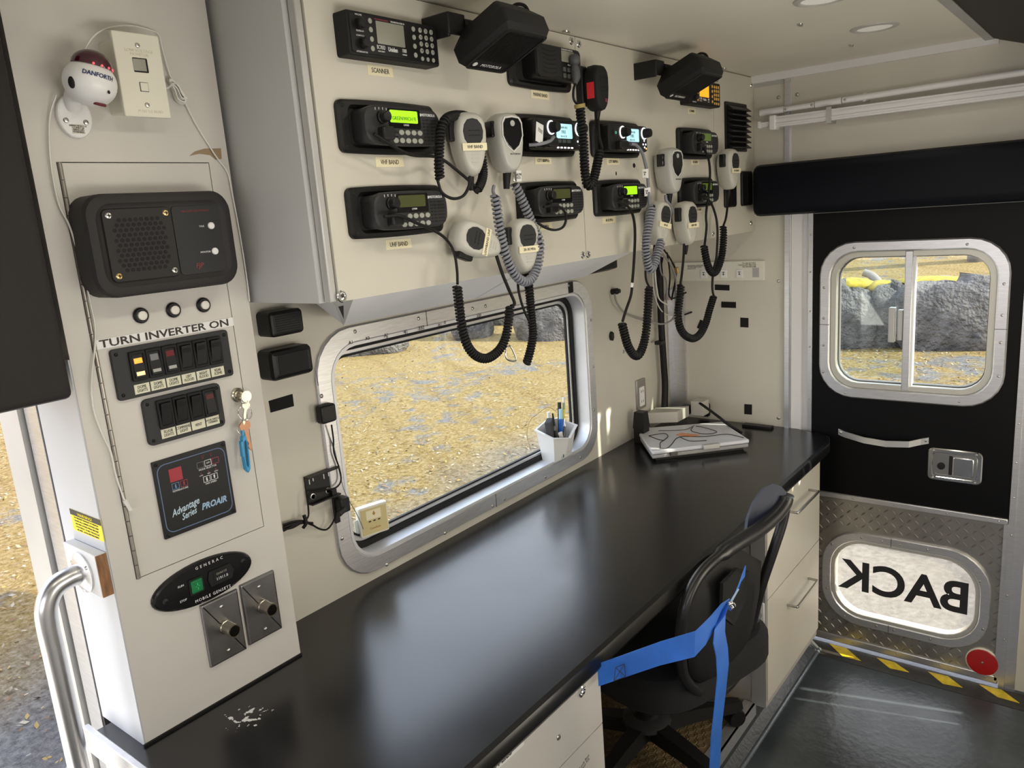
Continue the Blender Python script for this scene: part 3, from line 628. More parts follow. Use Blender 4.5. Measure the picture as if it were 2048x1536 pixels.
def cm_radio(x, z, disp, lab, dtext=None, plug=True):
    t = thing('two_way_radio', lab, 'radio', (x, YB, z), 0, 'two-way radios on the overhead cabinet')
    pl = obj('mounting_plate', PLATE, None, t); obj('recess', RECESS, None, t); b = obj('faceplate', RBODY, None, t)
    for sx_ in (-1, 1):
        for sz_ in (-1, 1): obj('screw', SCR, None, pl, (sx_*.101, -.010, sz_*.0315))
    f = -.0372
    obj('display_bezel', MB().prism(rr(.074, .031, .003, 2, .006, .0115), f-.0006, f+.002), GLOSSB, b)
    d = obj('display', MB().prism(rr(.064, .0195, .0015, 1, .004, .0145), f-.0012, f), disp, b)
    if dtext: text(dtext, .0085, mat('lcd_ink', (.05, .12, .01), .5), d, .004, f-.0015, .0112, wx=.95)
    obj('volume_knob', KNOB, None, t, (-.046, f, .012))
    if plug: obj('mic_plug', PLUG, None, t, (-.044, f, -.014))
    text('MOTOROLA', .0062, WINK, b, .063, f-.0004, .0195, wx=.95, bold=.0001)
    obj('maker_emblem', MB().prism(circ(.0026, 10, .0435, .0195), f-.0005, f), WINK, b)
    text('CM300', .0042, WINK, b, .008, f-.0009, .0012)
    for r_ in range(2):
        for k in range(5):
            if plug and k == 0 and r_ == 0: continue
            obj('key', OVAL, None, b, (-.019+k*.0145, f, -.0105-r_*.0130))
    for r_ in range(7):
        for sl, xx, c in ((SLOT[0], .0515, 0), (SLOT[1], .0605, 0), (SLOT[2], .0755, 0)):
            o = obj('speaker_slot', sl, None, b, (xx, f-.0001, .0115-r_*.0056))
    for k in range(4): obj('tick', MB().box(-.0005, .0005, f-.0004, f, -.002, .002), WINK, b, (-.058+k*.008, 0, .0255-abs(k-1.5)*.0006))
    return t
X1, X2, X3, X4 = .7035, 1.157, 1.4555, 1.901; ZU, ZL = 1.7147, 1.5785
cm_radio(X1, ZU, LCDG, 'radio with brightly lit green display above the VHF BAND label, upper left', 'GREENWICH FI')
cm_radio(X1, ZL, LCDD, 'radio with dark green display above the UHF BAND label, lower left')
cm_radio(X2, ZL, LCDD, 'dark-display radio behind a grey coiled cord, directly below the first blue-screen radio')
cm_radio(X3, ZL, LCDG, 'lit-green-display radio directly below the second blue-screen radio')
cm_radio(X4, ZU, LCDM, 'far radio with dim green display left of the black vent louvre')
cm_radio(X4, ZL, LCDM, 'far lower radio with dim green display beside the two black blank plates')
label('VHF BAND', .7009, 1.6604, .066, .017, lab='cream label reading VHF BAND under the radio with the lit green display')
label('UHF BAND', .7021, 1.5226, .062, .017, lab='cream label reading UHF BAND under the lower left radio', rot=.02)
label('SCANNER', .7008, 1.8065, .058, .017, lab='cream label reading SCANNER with curled corners')
label('MARINE BAND', 1.1566, 1.7987, .066, .017, .0098, lab='cream label reading MARINE BAND', rot=.02)
label('CITY 800MHz', 1.1525, 1.6652, .062, .016, .0095, lab='cream label reading CITY 800MHz under the first blue-screen radio')
label('CITY 800MHz', 1.4463, 1.6644, .062, .016, .0095, lab='cream label reading CITY 800MHz under the second blue-screen radio')
label('35-50 MHz', 1.140, 1.527, .062, .016, .0095, lab='cream label half hidden by a black cord loop below the third radio')
label('40-50 MHz', 1.4148, 1.5265, .064, .016, .0095, lab='cream label under the radio with the second lit green display')
label('SCANNER', 1.8946, 1.8044, .050, .016, .0090, lab='small cream label under the orange-screen scanner')
label('HF BAND', 1.91, 1.6649, .052, .016, .0095, lab='cream label under the far upper radio')
label('UHF BAND', 1.925, 1.530, .050, .016, .0095, lab='cream label partly hidden behind a grey microphone, far right')
# blue-screen radios
def city(x, z, lab):
    t = thing('two_way_radio', lab, 'radio', (x, YB, z), 0, 'blue-screen two-way radios')
    pl = obj('mounting_plate', PLATE, None, t); obj('recess', RECESS, None, t)
    for sx_ in (-1, 1):
        for sz_ in (-1, 1): obj('screw', SCR, None, pl, (sx_*.101, -.010, sz_*.0315))
    b = obj('faceplate', MB().prism(rr(.186, .062, .008, 3, .018, .001), -.032, 0, .004), BLACK, t); f = -.0322
    obj('display', MB().prism(rr(.060, .030, .002, 1, .035, .008), f-.001, f), LCDB, b); d = mat('lcd_blue_ink', (.12, .2, .24), .5)
    for s, zz, bd in ((.006, .015, 'STAMFORD'), (.010, .006, 'FIRE'), (.0055, -.003, 'ZN: A1 FD')): text(bd, s, d, b, .031, f-.0013, zz)
    for k in range(5): obj('lit_key', MB().box(.004+k*.0135, .011+k*.0135, f-.001, f, -.0275, -.0245), GLOW, b)
    for k in range(3): obj('soft_key', MB().prism(rr(.014, .007, .001, 1, .014+k*.018, -.0125), f-.0012, f), mat('soft_key_grey', (.07, .09, .09), .4), b)
    for xx, zz, rr_ in ((-.014, .014, .0125), (.092, .014, .0125)):
        kn_ = obj('knob', MB().lathe([(.0118, 0), (.0112, .012), (.0095, .019), (0, .020)], (0, 0, 0), (0, -1, 0), 18), BLACKM, b, (xx, f, zz))
        obj('light_ring', MB().lathe([(.0145, 0), (.0145, .0015), (.0118, .0018), (.0118, 0)], (0, 0, 0), (0, -1, 0), 20), GLOW, kn_)
    for xx, zz, m_ in ((.092, -.0035, GLOW), (.086, -.012, GLOW), (.099, -.012, GLOW), (.093, -.019, GLOW), (.101, -.022, GLOWY)): obj('status_lamp', MB().prism(circ(.0022, 8, xx, zz), f-.001, f), m_, b)
    obj('power_key', MB().prism(circ(.009, 14, -.047, .012), f-.001, f), DARKP, b); obj('power_mark', MB().frame(circ(.003, 10, -.047, .012), circ(.0022, 10, -.047, .012), f-.0014, f-.0008), mat('teal_glow', (.1, .8, .6), .4, emit=.6), b)
    obj('mic_plug', MB().prism(rr(.040, .022, .007, 3), -.016, 0, .005), BLACK, t, (-.028, f, -.017))
    return t
city(X2, ZU, 'blue-screen radio with a white hang tag in front of it'); city(X3, ZU, 'second blue-screen radio, right of the hanging black marine cord')
# white hang tag and curved grey cable of the first blue-screen radio
ht = thing('hang_tag', 'white paper tag with printed lines on the first blue-screen radio', 'tag', (aty(1079, 266, YB-.055).x, YB-.055, aty(1079, 266, YB-.055).z)); ht.rotation_euler = (0, .22, .1)
obj('tag_card', MB().box(-.014, .014, -.0004, .0004, -.019, .019), WHITE, ht)
for k, (a, b) in enumerate(((-.008, .0), (-.004, .004), (.004, .006))): text('|||:|', .006, INK, ht, -.004+k*.006, -.0008, .006-k*.001, rot=1.57)
obj('tag_cable', MB().tube(cr([aty(1058, 290, YB-.04), aty(1080, 288, YB-.055), aty(1100, 282, YB-.058), aty(1107, 274, YB-.05)], 5), .0035, 6), GREYCORD, ht, world=True)
# scanners
def scanner(x, z, lit, lab):
    t = thing('radio_scanner', lab, 'scanner', (x, YB, z)); w, h = .205, .066
    b = obj('scanner_case', MB().prism(rr(w, h, .004, 2), -.030, 0, .003), BLACKM, t); f = -.0302
    obj('face_panel', MB().prism(rr(w-.010, h-.010, .003, 2), f-.0008, f), BLACK, b); f -= .001
    obj('scanner_display', MB().prism(rr(.062, .034, .001, 1, -.012, .006), f-.0006, f), LCDO if lit else LCDGREY, b)
    obj('red_stripe', MB().box(-.045, -.015, f-.0004, f, .0245, .0265), MAROON, b)
    text('TRUNKTRACKER III', .0036, WINK, b, .006, f-.0003, .0255)
    text('BC785D', .0085, WINK, b, -.036, f-.0003, -.0165, wx=.62); text('DIGITAL READY', .003, WINK, b, -.036, f-.0003, -.0225, wx=.7)
    text('Uniden', .0095, WINK, b, -.010, f-.0003, -.0175, wx=.78, bold=.0002); text('1000', .0085, WINK, b, .016, f-.0003, -.0165, wx=.62); text('CHANNELS', .003, WINK, b, .016, f-.0003, -.0225, wx=.7)
    for k, (xx, zz) in enumerate(((-.078, .014), (-.074, -.014))):
        obj('knob', MB().lathe([(.0085, 0), (.0080, .008), (.0065, .010), (0, .0105)], (0, 0, 0), (0, -1, 0), 14), BLACK, b, (xx, f, zz))
    for zz, s in ((.027, 'VOLUME'), (.0035, 'SQUELCH'), (-.0035, 'CONTROL'), (-.0275, 'ATTENUATOR')): text(s, .0036, WINK, b, -.078, f-.0003, zz)
    def key(xx, zz, r_): obj('round_key', MB().prism(circ(r_, 10, xx, zz), f-.0012, f, .0004), mat('key_amber', (.55, .30, .05), .4, emit=.25) if lit else GREYB, b)
    for zz in (.021, .008, -.006, -.020): key(-.055, zz, .0042); key(.042, zz, .0042)
    for r_ in range(5):
        for k in range(3): key(.058+k*.0135, .021-r_*.0108-(.002 if r_ == 4 else 0), .0042 if r_ < 4 else .0036)
    for r_ in range(4):
        for k in range(3): text(str((r_*3+k+1) % 10), .004, INK, b, .058+k*.0135, f-.0016, .021-r_*.0108, name='numeral')
    return t
scanner(.7145, 1.8515, False, 'black scanner with blank grey screen and round keypad, upper left'); scanner(1.925, 1.8495, True, 'scanner with glowing orange screen half hidden by the right loudspeaker')
# marine radio
t = thing('marine_radio', 'black marine radio with curved speaker slots and a red key, below the left loudspeaker', 'radio', (1.157, YB, 1.8505))
pl = obj('mounting_plate', PLATE, None, t); obj('recess', RECESS, None, t)
for sx_ in (-1, 1):
    for sz_ in (-1, 1): obj('screw', SCR, None, pl, (sx_*.101, -.010, sz_*.0315))
b = obj('marine_case', MB().prism(rr(.165, .066, .012, 4, .024, .008), -.040, 0, .006), BLACK, t); f = -.0402
obj('marine_display', MB().prism(rr(.048, .022, .001, 1, .052, .022), f-.0006, f), LCDGREY, b); text('STANDARD HORIZON', .0042, WINK, b, .050, f-.0004, .0352); text('ECLIPSE+', .0048, WINK, b, .060, f-.0004, .006)
for r_ in range(6): obj('curved_slot', MB().tube([(-.040+k*.008, f+.0006, .030-r_*.0085-.004*math.sin(k/6*math.pi)*.8) for k in range(7)], .0013, 5), VOID, b)
for r_ in range(2):
    for k in range(3): obj('rubber_key', MB().prism(rr(.011, .009, .0015, 1, .036+k*.017, -.004-r_*.0125), f-.002, f, .0006), mat('salmon_key', (.75, .12, .15), .5) if (r_ == 0 and k == 2) else mat('dark_key', (.07, .07, .065), .5), b)
# loudspeakers on swivel brackets under the ceiling
def loudspeaker(x0, x1, yd, zd, lab):
    t = thing('loudspeaker', lab, 'loudspeaker', ((x0+x1)/2, YB, zd), 0, 'loudspeakers under the ceiling')
    u = Vector((0, -.925, .379)); n = Vector((0, -.379, -.925)); c = Vector((0, yd-YB, 0)); L = .125; w = (x1-x0)/2
    M = Matrix(((1, 0, 0, 0), (0, n.y*-1, u.y, c.y), (0, n.z*-1, u.z, c.z), (0, 0, 0, 1)))   # local: x, y=-n (back), z=u
    mb = MB(); R = []
    for y, k, a in ((.062, .020, .0), (.040, .004, 0), (.034, 0, 0), (.010, 0, 0), (.0, .006, 0)):
        R.append([(x, y, z) for x, z in rr(2*w-2*k, L-2*k, .006, 3, 0, L/2)])
    b = obj('speaker_case', mb.loft(R).xf(M), BLACKM, t)
    obj('grille_rim', MB().frame(rr(2*w-.010, L-.010, .010, 3, 0, L/2), rr(2*w-.020, L-.020, .008, 3, 0, L/2), -.002, .002).xf(M), BLACK, b)
    g = obj('grille', MB().prism(rr(2*w-.020, L-.020, .008, 3, 0, L/2), .0005, .003).xf(M), DARKP, b)
    rb = MB()
    for k in range(22): xx = -w+.016+k*(2*w-.032)/21; rb.box(xx-.0009, xx+.0009, -.0012, .001, .030, L-.016)
    tag(obj('grille_ribs', rb.xf(M), BLACK, g), kind='stuff')
    tx = textmesh('MOTOROLA', .010, wx=1).copy(); tx.materials.clear(); tx.materials.append(WINK); tx.transform(M @ Matrix.Translation((w*.1, -.0008, .018))); o = bpy.data.objects.new('lettering', tx); COL.objects.link(o); o.parent = g
    obj('maker_emblem', MB().prism(circ(.005, 12, -w*.62, .018), -.001, .001).xf(M), WINK, g)
    br = MB(); br.box(-.075, -.005, .001, .006, .052, .092); br.box(-.075, -.068, -.060, .004, .052, .092); br.box(-.075, -.03, -.062, -.056, .056, .092)
    obj('wall_bracket', br, BLACK, t, bev=.003)
    obj('swivel_knob', MB().tube([(-w*.5, -.055, .075), (w*.25, -.075, .068)], .012, 10), BLACK, t)
    obj('speaker_lead', MB().tube(cr([(w*.4, -.115, .095), (w*.6, -.125, .105), (w*.8, -.135, .102), (w*.9, -.14, .088)], 5), .003, 6), RUBB, t)
    return t
loudspeaker(.8266, .948, -.38, 1.811, 'large black loudspeaker hanging nearest the viewer over the marine radio'); loudspeaker(1.580, 1.705, -.38, 1.8085, 'far black loudspeaker hanging over the orange-screen scanner')
# louvre and blank plates at the far end
lv = thing('vent_louvre', 'black plastic louvre with eight slats on the far cabinet door', 'vent', (2.2115, YB, 1.771))
obj('louvre_plate', MB().frame(rr(.172, .146, .004, 2), rr(.150, .130, .003, 2), -.004, 0).box(-.076, .076, -.001, 0, -.066, .066), BLACK, lv)
for k in range(8):
    z = .056-k*.0162; obj('slat', MB().loft([[(x, -.001, z+.008), (x, -.004, z+.008), (x, -.020, z-.004), (x, -.020, z-.007), (x, -.001, z-.006)] for x in (-.070, .082)]), BLACK, lv)
for x, lab in ((2.155, 'black blank plate on the far cabinet door below the louvre, left one'), (2.291, 'black ridged blank plate on the far cabinet door beside the rear valance')):
    o = obj('blank_plate', MB().prism(rr(.088, .110, .010, 4), -.008, 0, .003), BLACK); o.location = (x, YB, 1.582); tag(o, lab, 'plate', 'blank plates'); obj('center_ridge', MB().box(-.004, .004, -.0095, -.0075, -.045, .045), BLACK, o)
# ------------------------------------------------------------ hand microphones
def egg(k=1, dy=0):
    h = [(0, .054), (.014, .0525), (.0235, .047), (.0285, .038), (.031, .024), (.0305, .008), (.028, -.010), (.0235, -.027), (.018, -.041), (.012, -.051), (.005, -.0555)]
    o = [(x*k, z*k+dy) for x, z in h]+[(-x*k, z*k+dy) for x, z in reversed(h) if x > 0]; return o[::-1]
def drop(k=1, cz=.018):
    return [(x*k, cz+z*k) for x, z in ((0, .024), (.010, .022), (.017, .014), (.020, .003), (.018, -.010), (.011, -.020), (0, -.024), (-.011, -.020), (-.018, -.010), (-.020, .003), (-.017, .014), (-.010, .022))][::-1]
def palm_mic(px, py, lab, sticker, rot=0, k=1.0, dep=.036, stk=True, yaw=0):
    p = aty(px, py, YB-dep); t = thing('hand_microphone', lab, 'microphone', p, 0, 'palm microphones'); t.rotation_euler = (0, rot, yaw)
    R = [[(x, y*k, z) for x, z in egg(s*k)] for y, s in ((.022, .80), (.014, .96), (.0, 1.0), (-.013, .96), (-.019, .86), (-.0215, .70))]
    b = obj('mic_shell', MB().loft(R), MICG, t, ang=50)
    g = obj('mic_grille', MB().prism(drop(k), -.0228*k, -.018*k, .0015), DARKP, b)
    for r_ in range(2):
        for s in range(4): obj('slit', MB().box(-.010*k+s*.006*k, -.0055*k+s*.006*k, -.0233*k, -.0222*k, (.020-r_*.008)*k, (.0215-r_*.008)*k), VOID, g)
    obj('talk_button', MB().prism(rr(.013*k, .034*k, .004, 3), -.008, .008, .003).xf(Matrix.Translation((-.0325*k, -.001, .022*k))), BLACK, t)
    for r_ in range(3): obj('grip_rib', MB().box(-.007*k, .007*k, -.0222*k, -.021*k, (-.020-r_*.006)*k, (-.0185-r_*.006)*k), MICG, b)
    if stk:
        s = obj('sticker', MB().box(-.024*k, .024*k, -.0238*k, -.0215*k, -.0125*k, .0*k), CREAM, b); text(sticker, .0075*k, INK, s, 0, -.0242*k, -.0065*k, wx=.85)
    obj('strain_relief', MB().tube([(0, 0, -.052*k), (0, .001, -.066*k), (0, .002, -.078*k)], [.0065*k, .0055*k, .0035*k], 8), RUBB, t)
    obj('wall_clip', MB().box(-.012, .012, .020*k, dep-.007, .004, .030).box(-.016, .016, dep-.010, dep-.007, -.004, .038), BLACK, t)
    return t
def shield_mic(px, py, lab, k=1.0, rot=0, yaw=0):
    dep = .040; p = aty(px, py, YB-dep); t = thing('hand_microphone', lab, 'microphone', p, 0, 'large silver-grey microphones'); t.rotation_euler = (0, rot, yaw)
    h = [(0, .056), (.018, .054), (.028, .046), (.031, .030), (.030, .0), (.026, -.024), (.019, -.044), (.010, -.055), (0, -.056)]
    def ol(s): return ([(x*s*k, z*s*k) for x, z in h]+[(-x*s*k, z*s*k) for x, z in reversed(h) if x > 0])[::-1]
    R = [[(x, y*k, z) for x, z in ol(s)] for y, s in ((.026, .78), (.018, .95), (.0, 1.0), (-.014, .98), (-.022, .90), (-.024, .80))]
    b = obj('mic_shell', MB().loft(R), MICS, t, ang=45)
    sh = [(0, .045), (.016, .043), (.022, .034), (.023, .012), (.014, -.006), (0, -.016), (-.014, -.006), (-.023, .012), (-.022, .034), (-.016, .043)][::-1]
    f = obj('face_shield', MB().prism([(x*k, z*k) for x, z in sh], -.0262*k, -.020*k, .0015), GLOSSB, b)
    obj('shield_rim', MB().frame([(x*1.12*k, (z-.014)*1.10*k+.014*k) for x, z in sh], [(x*k, z*k) for x, z in sh], -.0255*k, -.021*k), mat('pale_rim_grey', (.60, .60, .56), .35), b)
    obj('maker_emblem', MB().prism(circ(.0055*k, 14, 0, .034*k), -.0268*k, -.0258*k), mat('emblem_grey', (.4, .4, .38), .4), f)
    text('MOTOROLA', .0045*k, INK, b, .004*k, -.0243*k, -.022*k, rot=.0)
    obj('talk_button', MB().prism(rr(.011*k, .030*k, .003, 3), -.012, .008, .003).xf(Matrix.Translation((-.031*k, .004, .026*k))), GLOSSB, t)
    obj('strain_relief', MB().tube([(0, 0, -.052*k), (-.001, .002, -.068*k), (-.002, .003, -.085*k)], [.0085*k, .0075*k, .006*k], 8), RUBB, t)
    obj('wall_clip', MB().box(-.010, .010, .024*k, dep-.005, .010, .034).box(-.016, .016, dep-.008, dep-.005, .0, .042), ALUD, t)
    return t
def cord(t, pts, r=.0028, m=None, dep=.05, name='cord'):
    P = [aty(p[0], p[1], YB-(p[2] if len(p) > 2 else dep)) for p in pts]
    return obj(name, MB().tube(cr(P, 6), r, 6), m or RUBB, t, world=True)
def coil(t, pts, R=.0068, r=.0026, pitch=.0058, m=None, dep=.05, name='coiled_cord', core=True):
    P = [aty(p[0], p[1], YB-(p[2] if len(p) > 2 else dep)) for p in pts]
    o = obj(name, MB().coil(P, R, r, pitch), m or RUBB, t, world=True, ang=80)
    if core: obj('cord_core', MB().tube(cr(P, 6), R*.72, 6), DARKGAP, o, world=True)
    return o
m1 = palm_mic(936, 289, 'grey palm microphone stickered VHF BAND beside the lit green radio', 'VHF BAND', k=1.05, yaw=-.35)
coil(m1, [(880, 358), (878, 330), (879, 290), (882, 258), (893, 238), (915, 231, .03), (940, 240, .018), (958, 290, .016), (966, 335, .02), (964, 360, .03), (955, 380, .04)], dep=.055)
cord(m1, [(875, 360), (884, 385), (905, 397), (926, 392), (938, 372), (940, 352)], dep=.055)
cord(m1, [(748, 268, .052), (775, 285, .052), (805, 303, .05), (830, 311, .045), (868, 313, .03), (890, 322, .03), (925, 350, .035), (950, 372, .04)])
m2 = palm_mic(951, 483, 'grey palm microphone hung sideways below the UHF BAND radio', 'LOWBAND UHF', rot=-1.22, k=1.05, yaw=-.12)
cord(m2, [(768, 433, .055), (800, 432, .056), (835, 447, .05), (868, 461, .04), (893, 479, .03), (908, 505, .03), (914, 540, .04), (915, 568, .05)])
coil(m2, [(914, 572), (917, 600), (921, 635), (927, 668), (937, 695), (953, 712), (972, 717), (990, 708), (1004, 692), (1013, 668), (1017, 640), (1020, 612)], R=.0072, pitch=.0060)
cord(m2, [(1022, 612), (1029, 606), (1018, 580), (1006, 551), (998, 528), (993, 512)], .0033)
m3 = palm_mic(1045, 492, 'grey palm microphone stickered 20-30 behind the grey coiled cord', '20-30 MHz', k=1.02, yaw=-.32)
coil(m3, [(1047, 548, .035), (1054, 556, .035), (1058, 575), (1061, 610), (1064, 645), (1066, 670), (1062, 695), (1056, 718), (1053, 726)], R=.0072, pitch=.0056)
cord(m3, [(1036, 555, .04), (1037, 580), (1046, 615), (1060, 645), (1071, 662), (1064, 676)])
r3 = cord(None, [(1087, 414, .055), (1110, 411, .058), (1127, 420, .055), (1132, 438, .05), (1126, 454, .045), (1110, 460, .04), (1090, 455, .03), (1070, 442, .02)]); r3.name = 'radio_cable'; tag(r3, 'thin black cable loop hanging from the third radio', 'cable')
m4 = shield_mic(1010, 287, 'silver-grey shield-faced microphone between the VHF microphone and first blue-screen radio', 1.0, yaw=-.22)
cord(m4, [(988, 372, .04), (986, 382, .045), (989, 390, .05)], .0035, GREYCORD)
coil(m4, [(990, 390), (994, 420), (999, 455), (1006, 490), (1016, 522), (1029, 548), (1047, 563), (1063, 557), (1074, 535), (1079, 508), (1078, 480), (1066, 452, .045), (1053, 420, .04), (1041, 392, .035), (1029, 368, .03)], R=.0075, r=.0030, pitch=.0078, m=GREYCORD, dep=.062)
cp = thing('cable_clip', 'shiny metal cable clip with a small written white tag beside the grey coil', 'clip', aty(1025, 353, YB-.03)); cp['group'] = ''
del cp['group']
obj('clip_body', MB().box(-.006, .004, -.008, .02, -.011, .011), CHROME, cp, bev=.002); c_ = obj('clip_tag', MB().box(.004, .024, -.004, -.0032, -.010, .011), WHITE, cp); text('NATM\n1521', .007, INK, c_, .014, -.0045, 0)
# marine hand microphone with its red label and black coiled cord
t = thing('marine_microphone', 'black marine hand microphone with a red label on its side', 'microphone', aty(1193, 178, YB-.036))
h = [(0, .050), (.014, .049), (.023, .042), (.027, .028), (.027, .002), (.024, -.022), (.018, -.040), (.010, -.047), (0, -.048)]
ol = lambda s: ([(x*s, z*s) for x, z in h]+[(-x*s, z*s) for x, z in reversed(h) if x > 0])[::-1]
b = obj('mic_shell', MB().loft([[(x, y, z) for x, z in ol(s)] for y, s in ((.020, .85), (.012, .98), (-.004, 1), (-.014, .95), (-.018, .82))]), BLACKM, t, ang=50)
for r_ in range(6): obj('grille_slot', MB().box(-.012, .016, -.0188, -.0175, .022-r_*.006, .0245-r_*.006), VOID, b)
s = obj('red_label', MB().box(-.0282, -.0268, -.010, .008, -.022, .012), mat('red_sticker', (.72, .03, .04), .5), t)
obj('red_mark', MB().box(.004, .014, -.0187, -.0175, -.030, -.022), MAROON, b)
obj('strain_relief', MB().tube([(0, 0, -.046), (0, .002, -.062), (0, .004, -.085)], [.008, .006, .005], 8), RUBB, t)
obj('wall_clip', MB().box(-.030, -.006, .018, .0355, -.035, .050), BLACK, t, bev=.003)
cord(t, [(1196, 228, .035), (1197, 250, .04), (1199, 275, .045), (1204, 295, .045), (1199, 303, .05)], .0032)
coil(t, [(1160, 213), (1162, 240), (1166, 275), (1168, 310), (1170, 345), (1174, 368), (1182, 370), (1189, 352), (1195, 325), (1199, 302)], R=.0082, r=.0030, pitch=.0068, dep=.055)
obj('yellow_tape', MB().tube([aty(1159, 208, YB-.055), aty(1160, 216, YB-.055)], .012, 10), mat('olive_tape', (.35, .27, .08), .5), t, world=True)
hp_ = thing('microphone_stalk', 'grey ball-ended plastic stalk hanging beside the marine radio', 'stalk', aty(1150, 140, YB-.05))
obj('ball', MB().ball((0, 0, 0), .0125, .0125, .0125), mat('stalk_grey', (.07, .075, .075), .55), hp_, tuple(aty(1149, 120, YB-.05)-aty(1150, 140, YB-.05)))
P = [aty(1149, 130, YB-.05), aty(1150, 140, YB-.05), aty(1152, 155, YB-.05), aty(1150, 168, YB-.05)]
obj('stalk_body', MB().tube(P, [.006, .010, .010, .005], 10), mat('stalk_grey', (.07,)*3), hp_, world=True)
cord(hp_, [(1150, 168), (1147, 180), (1147, 196), (1152, 206), (1160, 206)], .0028, dep=.05)
# far microphones
m5 = shield_mic(1338, 342, 'silver-grey shield-faced microphone left of the far upper radio', 1.05, yaw=-.1)
cord(m5, [(1331, 391, .045), (1333, 402, .05), (1341, 412, .045), (1346, 425, .03)], .0042, GREYCORD)
m6 = palm_mic(1316, 446, 'grey palm microphone tilted behind the blue-grey coil, far lower row', '40-50', rot=.22, k=1.05, yaw=-.15)
coil(m6, [(1304, 413), (1299, 440), (1294, 470), (1292, 500), (1295, 525), (1301, 539), (1308, 528), (1315, 505), (1323, 482)], R=.0088, r=.0030, pitch=.0074, m=GREYCORD, dep=.075)
m7 = palm_mic(1371, 446, 'grey palm microphone right of the blue-grey coil, far lower row', 'UHF 450', k=1.1, yaw=-.12)
cord(m7, [(1368, 488, .04), (1367, 515, .045), (1364, 545, .05), (1361, 568, .05)], .0034)
coil(m7, [(1362, 570), (1359, 600), (1356, 630), (1360, 655), (1371, 671), (1387, 677), (1401, 667), (1412, 645), (1419, 620), (1427, 594)], R=.0085, pitch=.0074, r=.003)
cord(m7, [(1428, 594), (1425, 580), (1425, 560), (1428, 535), (1432, 520)], .0034)
m8 = palm_mic(1457, 338, 'grey palm microphone on the far cabinet door below the louvre', 'HF BAND', k=1.1, yaw=-.1)
cord(m8, [(1455, 385, .04), (1455, 410, .045), (1452, 435, .05), (1447, 451, .05)], .0034)
coil(m8, [(1446, 452), (1447, 475), (1445, 502), (1440, 525), (1432, 543), (1424, 545), (1416, 532), (1411, 512), (1408, 493)], R=.0085, pitch=.0074, r=.003)
cord(m8, [(1409, 492), (1413, 455), (1412, 430), (1416, 395), (1420, 350), (1417, 318, .05), (1408, 296, .055)], .0034)
c4 = cord(None, [(1404, 393, .055), (1420, 403), (1431, 430), (1435, 460), (1434, 500), (1432, 522)], .0034); c4.name = 'radio_cable'; tag(c4, 'black cable dropping from the far lower radio past the cabinet edge', 'cable')
# black cord from the second lit radio, with its coil below the cabinet
c5 = thing('coiled_microphone_cord', 'black coiled cord hanging in a loop below the second lit green radio', 'cord', aty(1262, 440, YB-.05))
cord(c5, [(1236, 402, .056), (1255, 412, .055), (1266, 432, .05), (1270, 465, .045), (1268, 520, .045), (1265, 560, .05), (1262, 590, .05), (1252, 620, .05), (1245, 643, .05)], .0034)
obj('white_ferrule', MB().tube([aty(1264.5, 566, YB-.05), aty(1263.5, 575, YB-.05)], .0038, 8), WHITE, c5, world=True)
coil(c5, [(1244, 647), (1249, 668), (1256, 692), (1267, 709), (1277, 710), (1286, 692), (1292, 665), (1295, 630), (1297, 600), (1298, 574)], R=.0088, pitch=.0072, r=.003)
cord(c5, [(1298, 573), (1293, 562), (1291, 545), (1294, 530)], .003)
# grey cable of the second blue-screen radio with white wraps
c6 = thing('grey_cable', 'smooth grey cable with white wrap labels dropping from the second blue-screen radio', 'cable', aty(1290, 330, YB-.04))
cord(c6, [(1262, 288, .05), (1272, 290, .055), (1283, 303, .05), (1290, 325, .045), (1295, 350, .045), (1297, 380, .045), (1299, 410, .055)], .0040, GREYCORD)
for px, py, dx in ((1293, 347, -.022), (1297, 384, -.022)):
    p = aty(px, py, YB-.045); w_ = obj('wrap_label', MB().tube([p+Vector((0, 0, -.011)), p+Vector((0, 0, .011))], .0052, 8).box(p.x+dx, p.x, p.y-.0008, p.y, p.z-.010, p.z+.010), WHITE, c6, world=True)
    text('7-100\nSB', .006, INK, w_, (p-c6.location).x+dx*.55, (p-c6.location).y-.0012, (p-c6.location).z)
for px, py in ((1268, 331), (1232, 347)):
    p = aty(px, py, YB); o = obj('plug_button', MB().lathe([(.006, 0), (.005, .0015), (0, .002)], (0, 0, 0), (0, -1, 0), 12), BLACK); o.location = p; tag(o, 'small black plug below the second blue-screen radio' if px == 1268 else 'tiny dark hole left of the black plug below the second blue-screen radio', 'plug')
    if px == 1232: o.scale = (.35, 1, .8)
# carabiner on the cord
P = [aty(x, y, YB-.055) for x, y in ((1013, 694), (1020, 692), (1027, 704), (1032, 720), (1024, 722), (1014, 718), (1011, 708))]
tag(obj('carabiner', MB().tube(cr(P+[P[0]], 4)[:-1], .0019, 6, closed=True), CHROME), 'small chrome carabiner clipped to the black coiled cord over the window', 'carabiner')
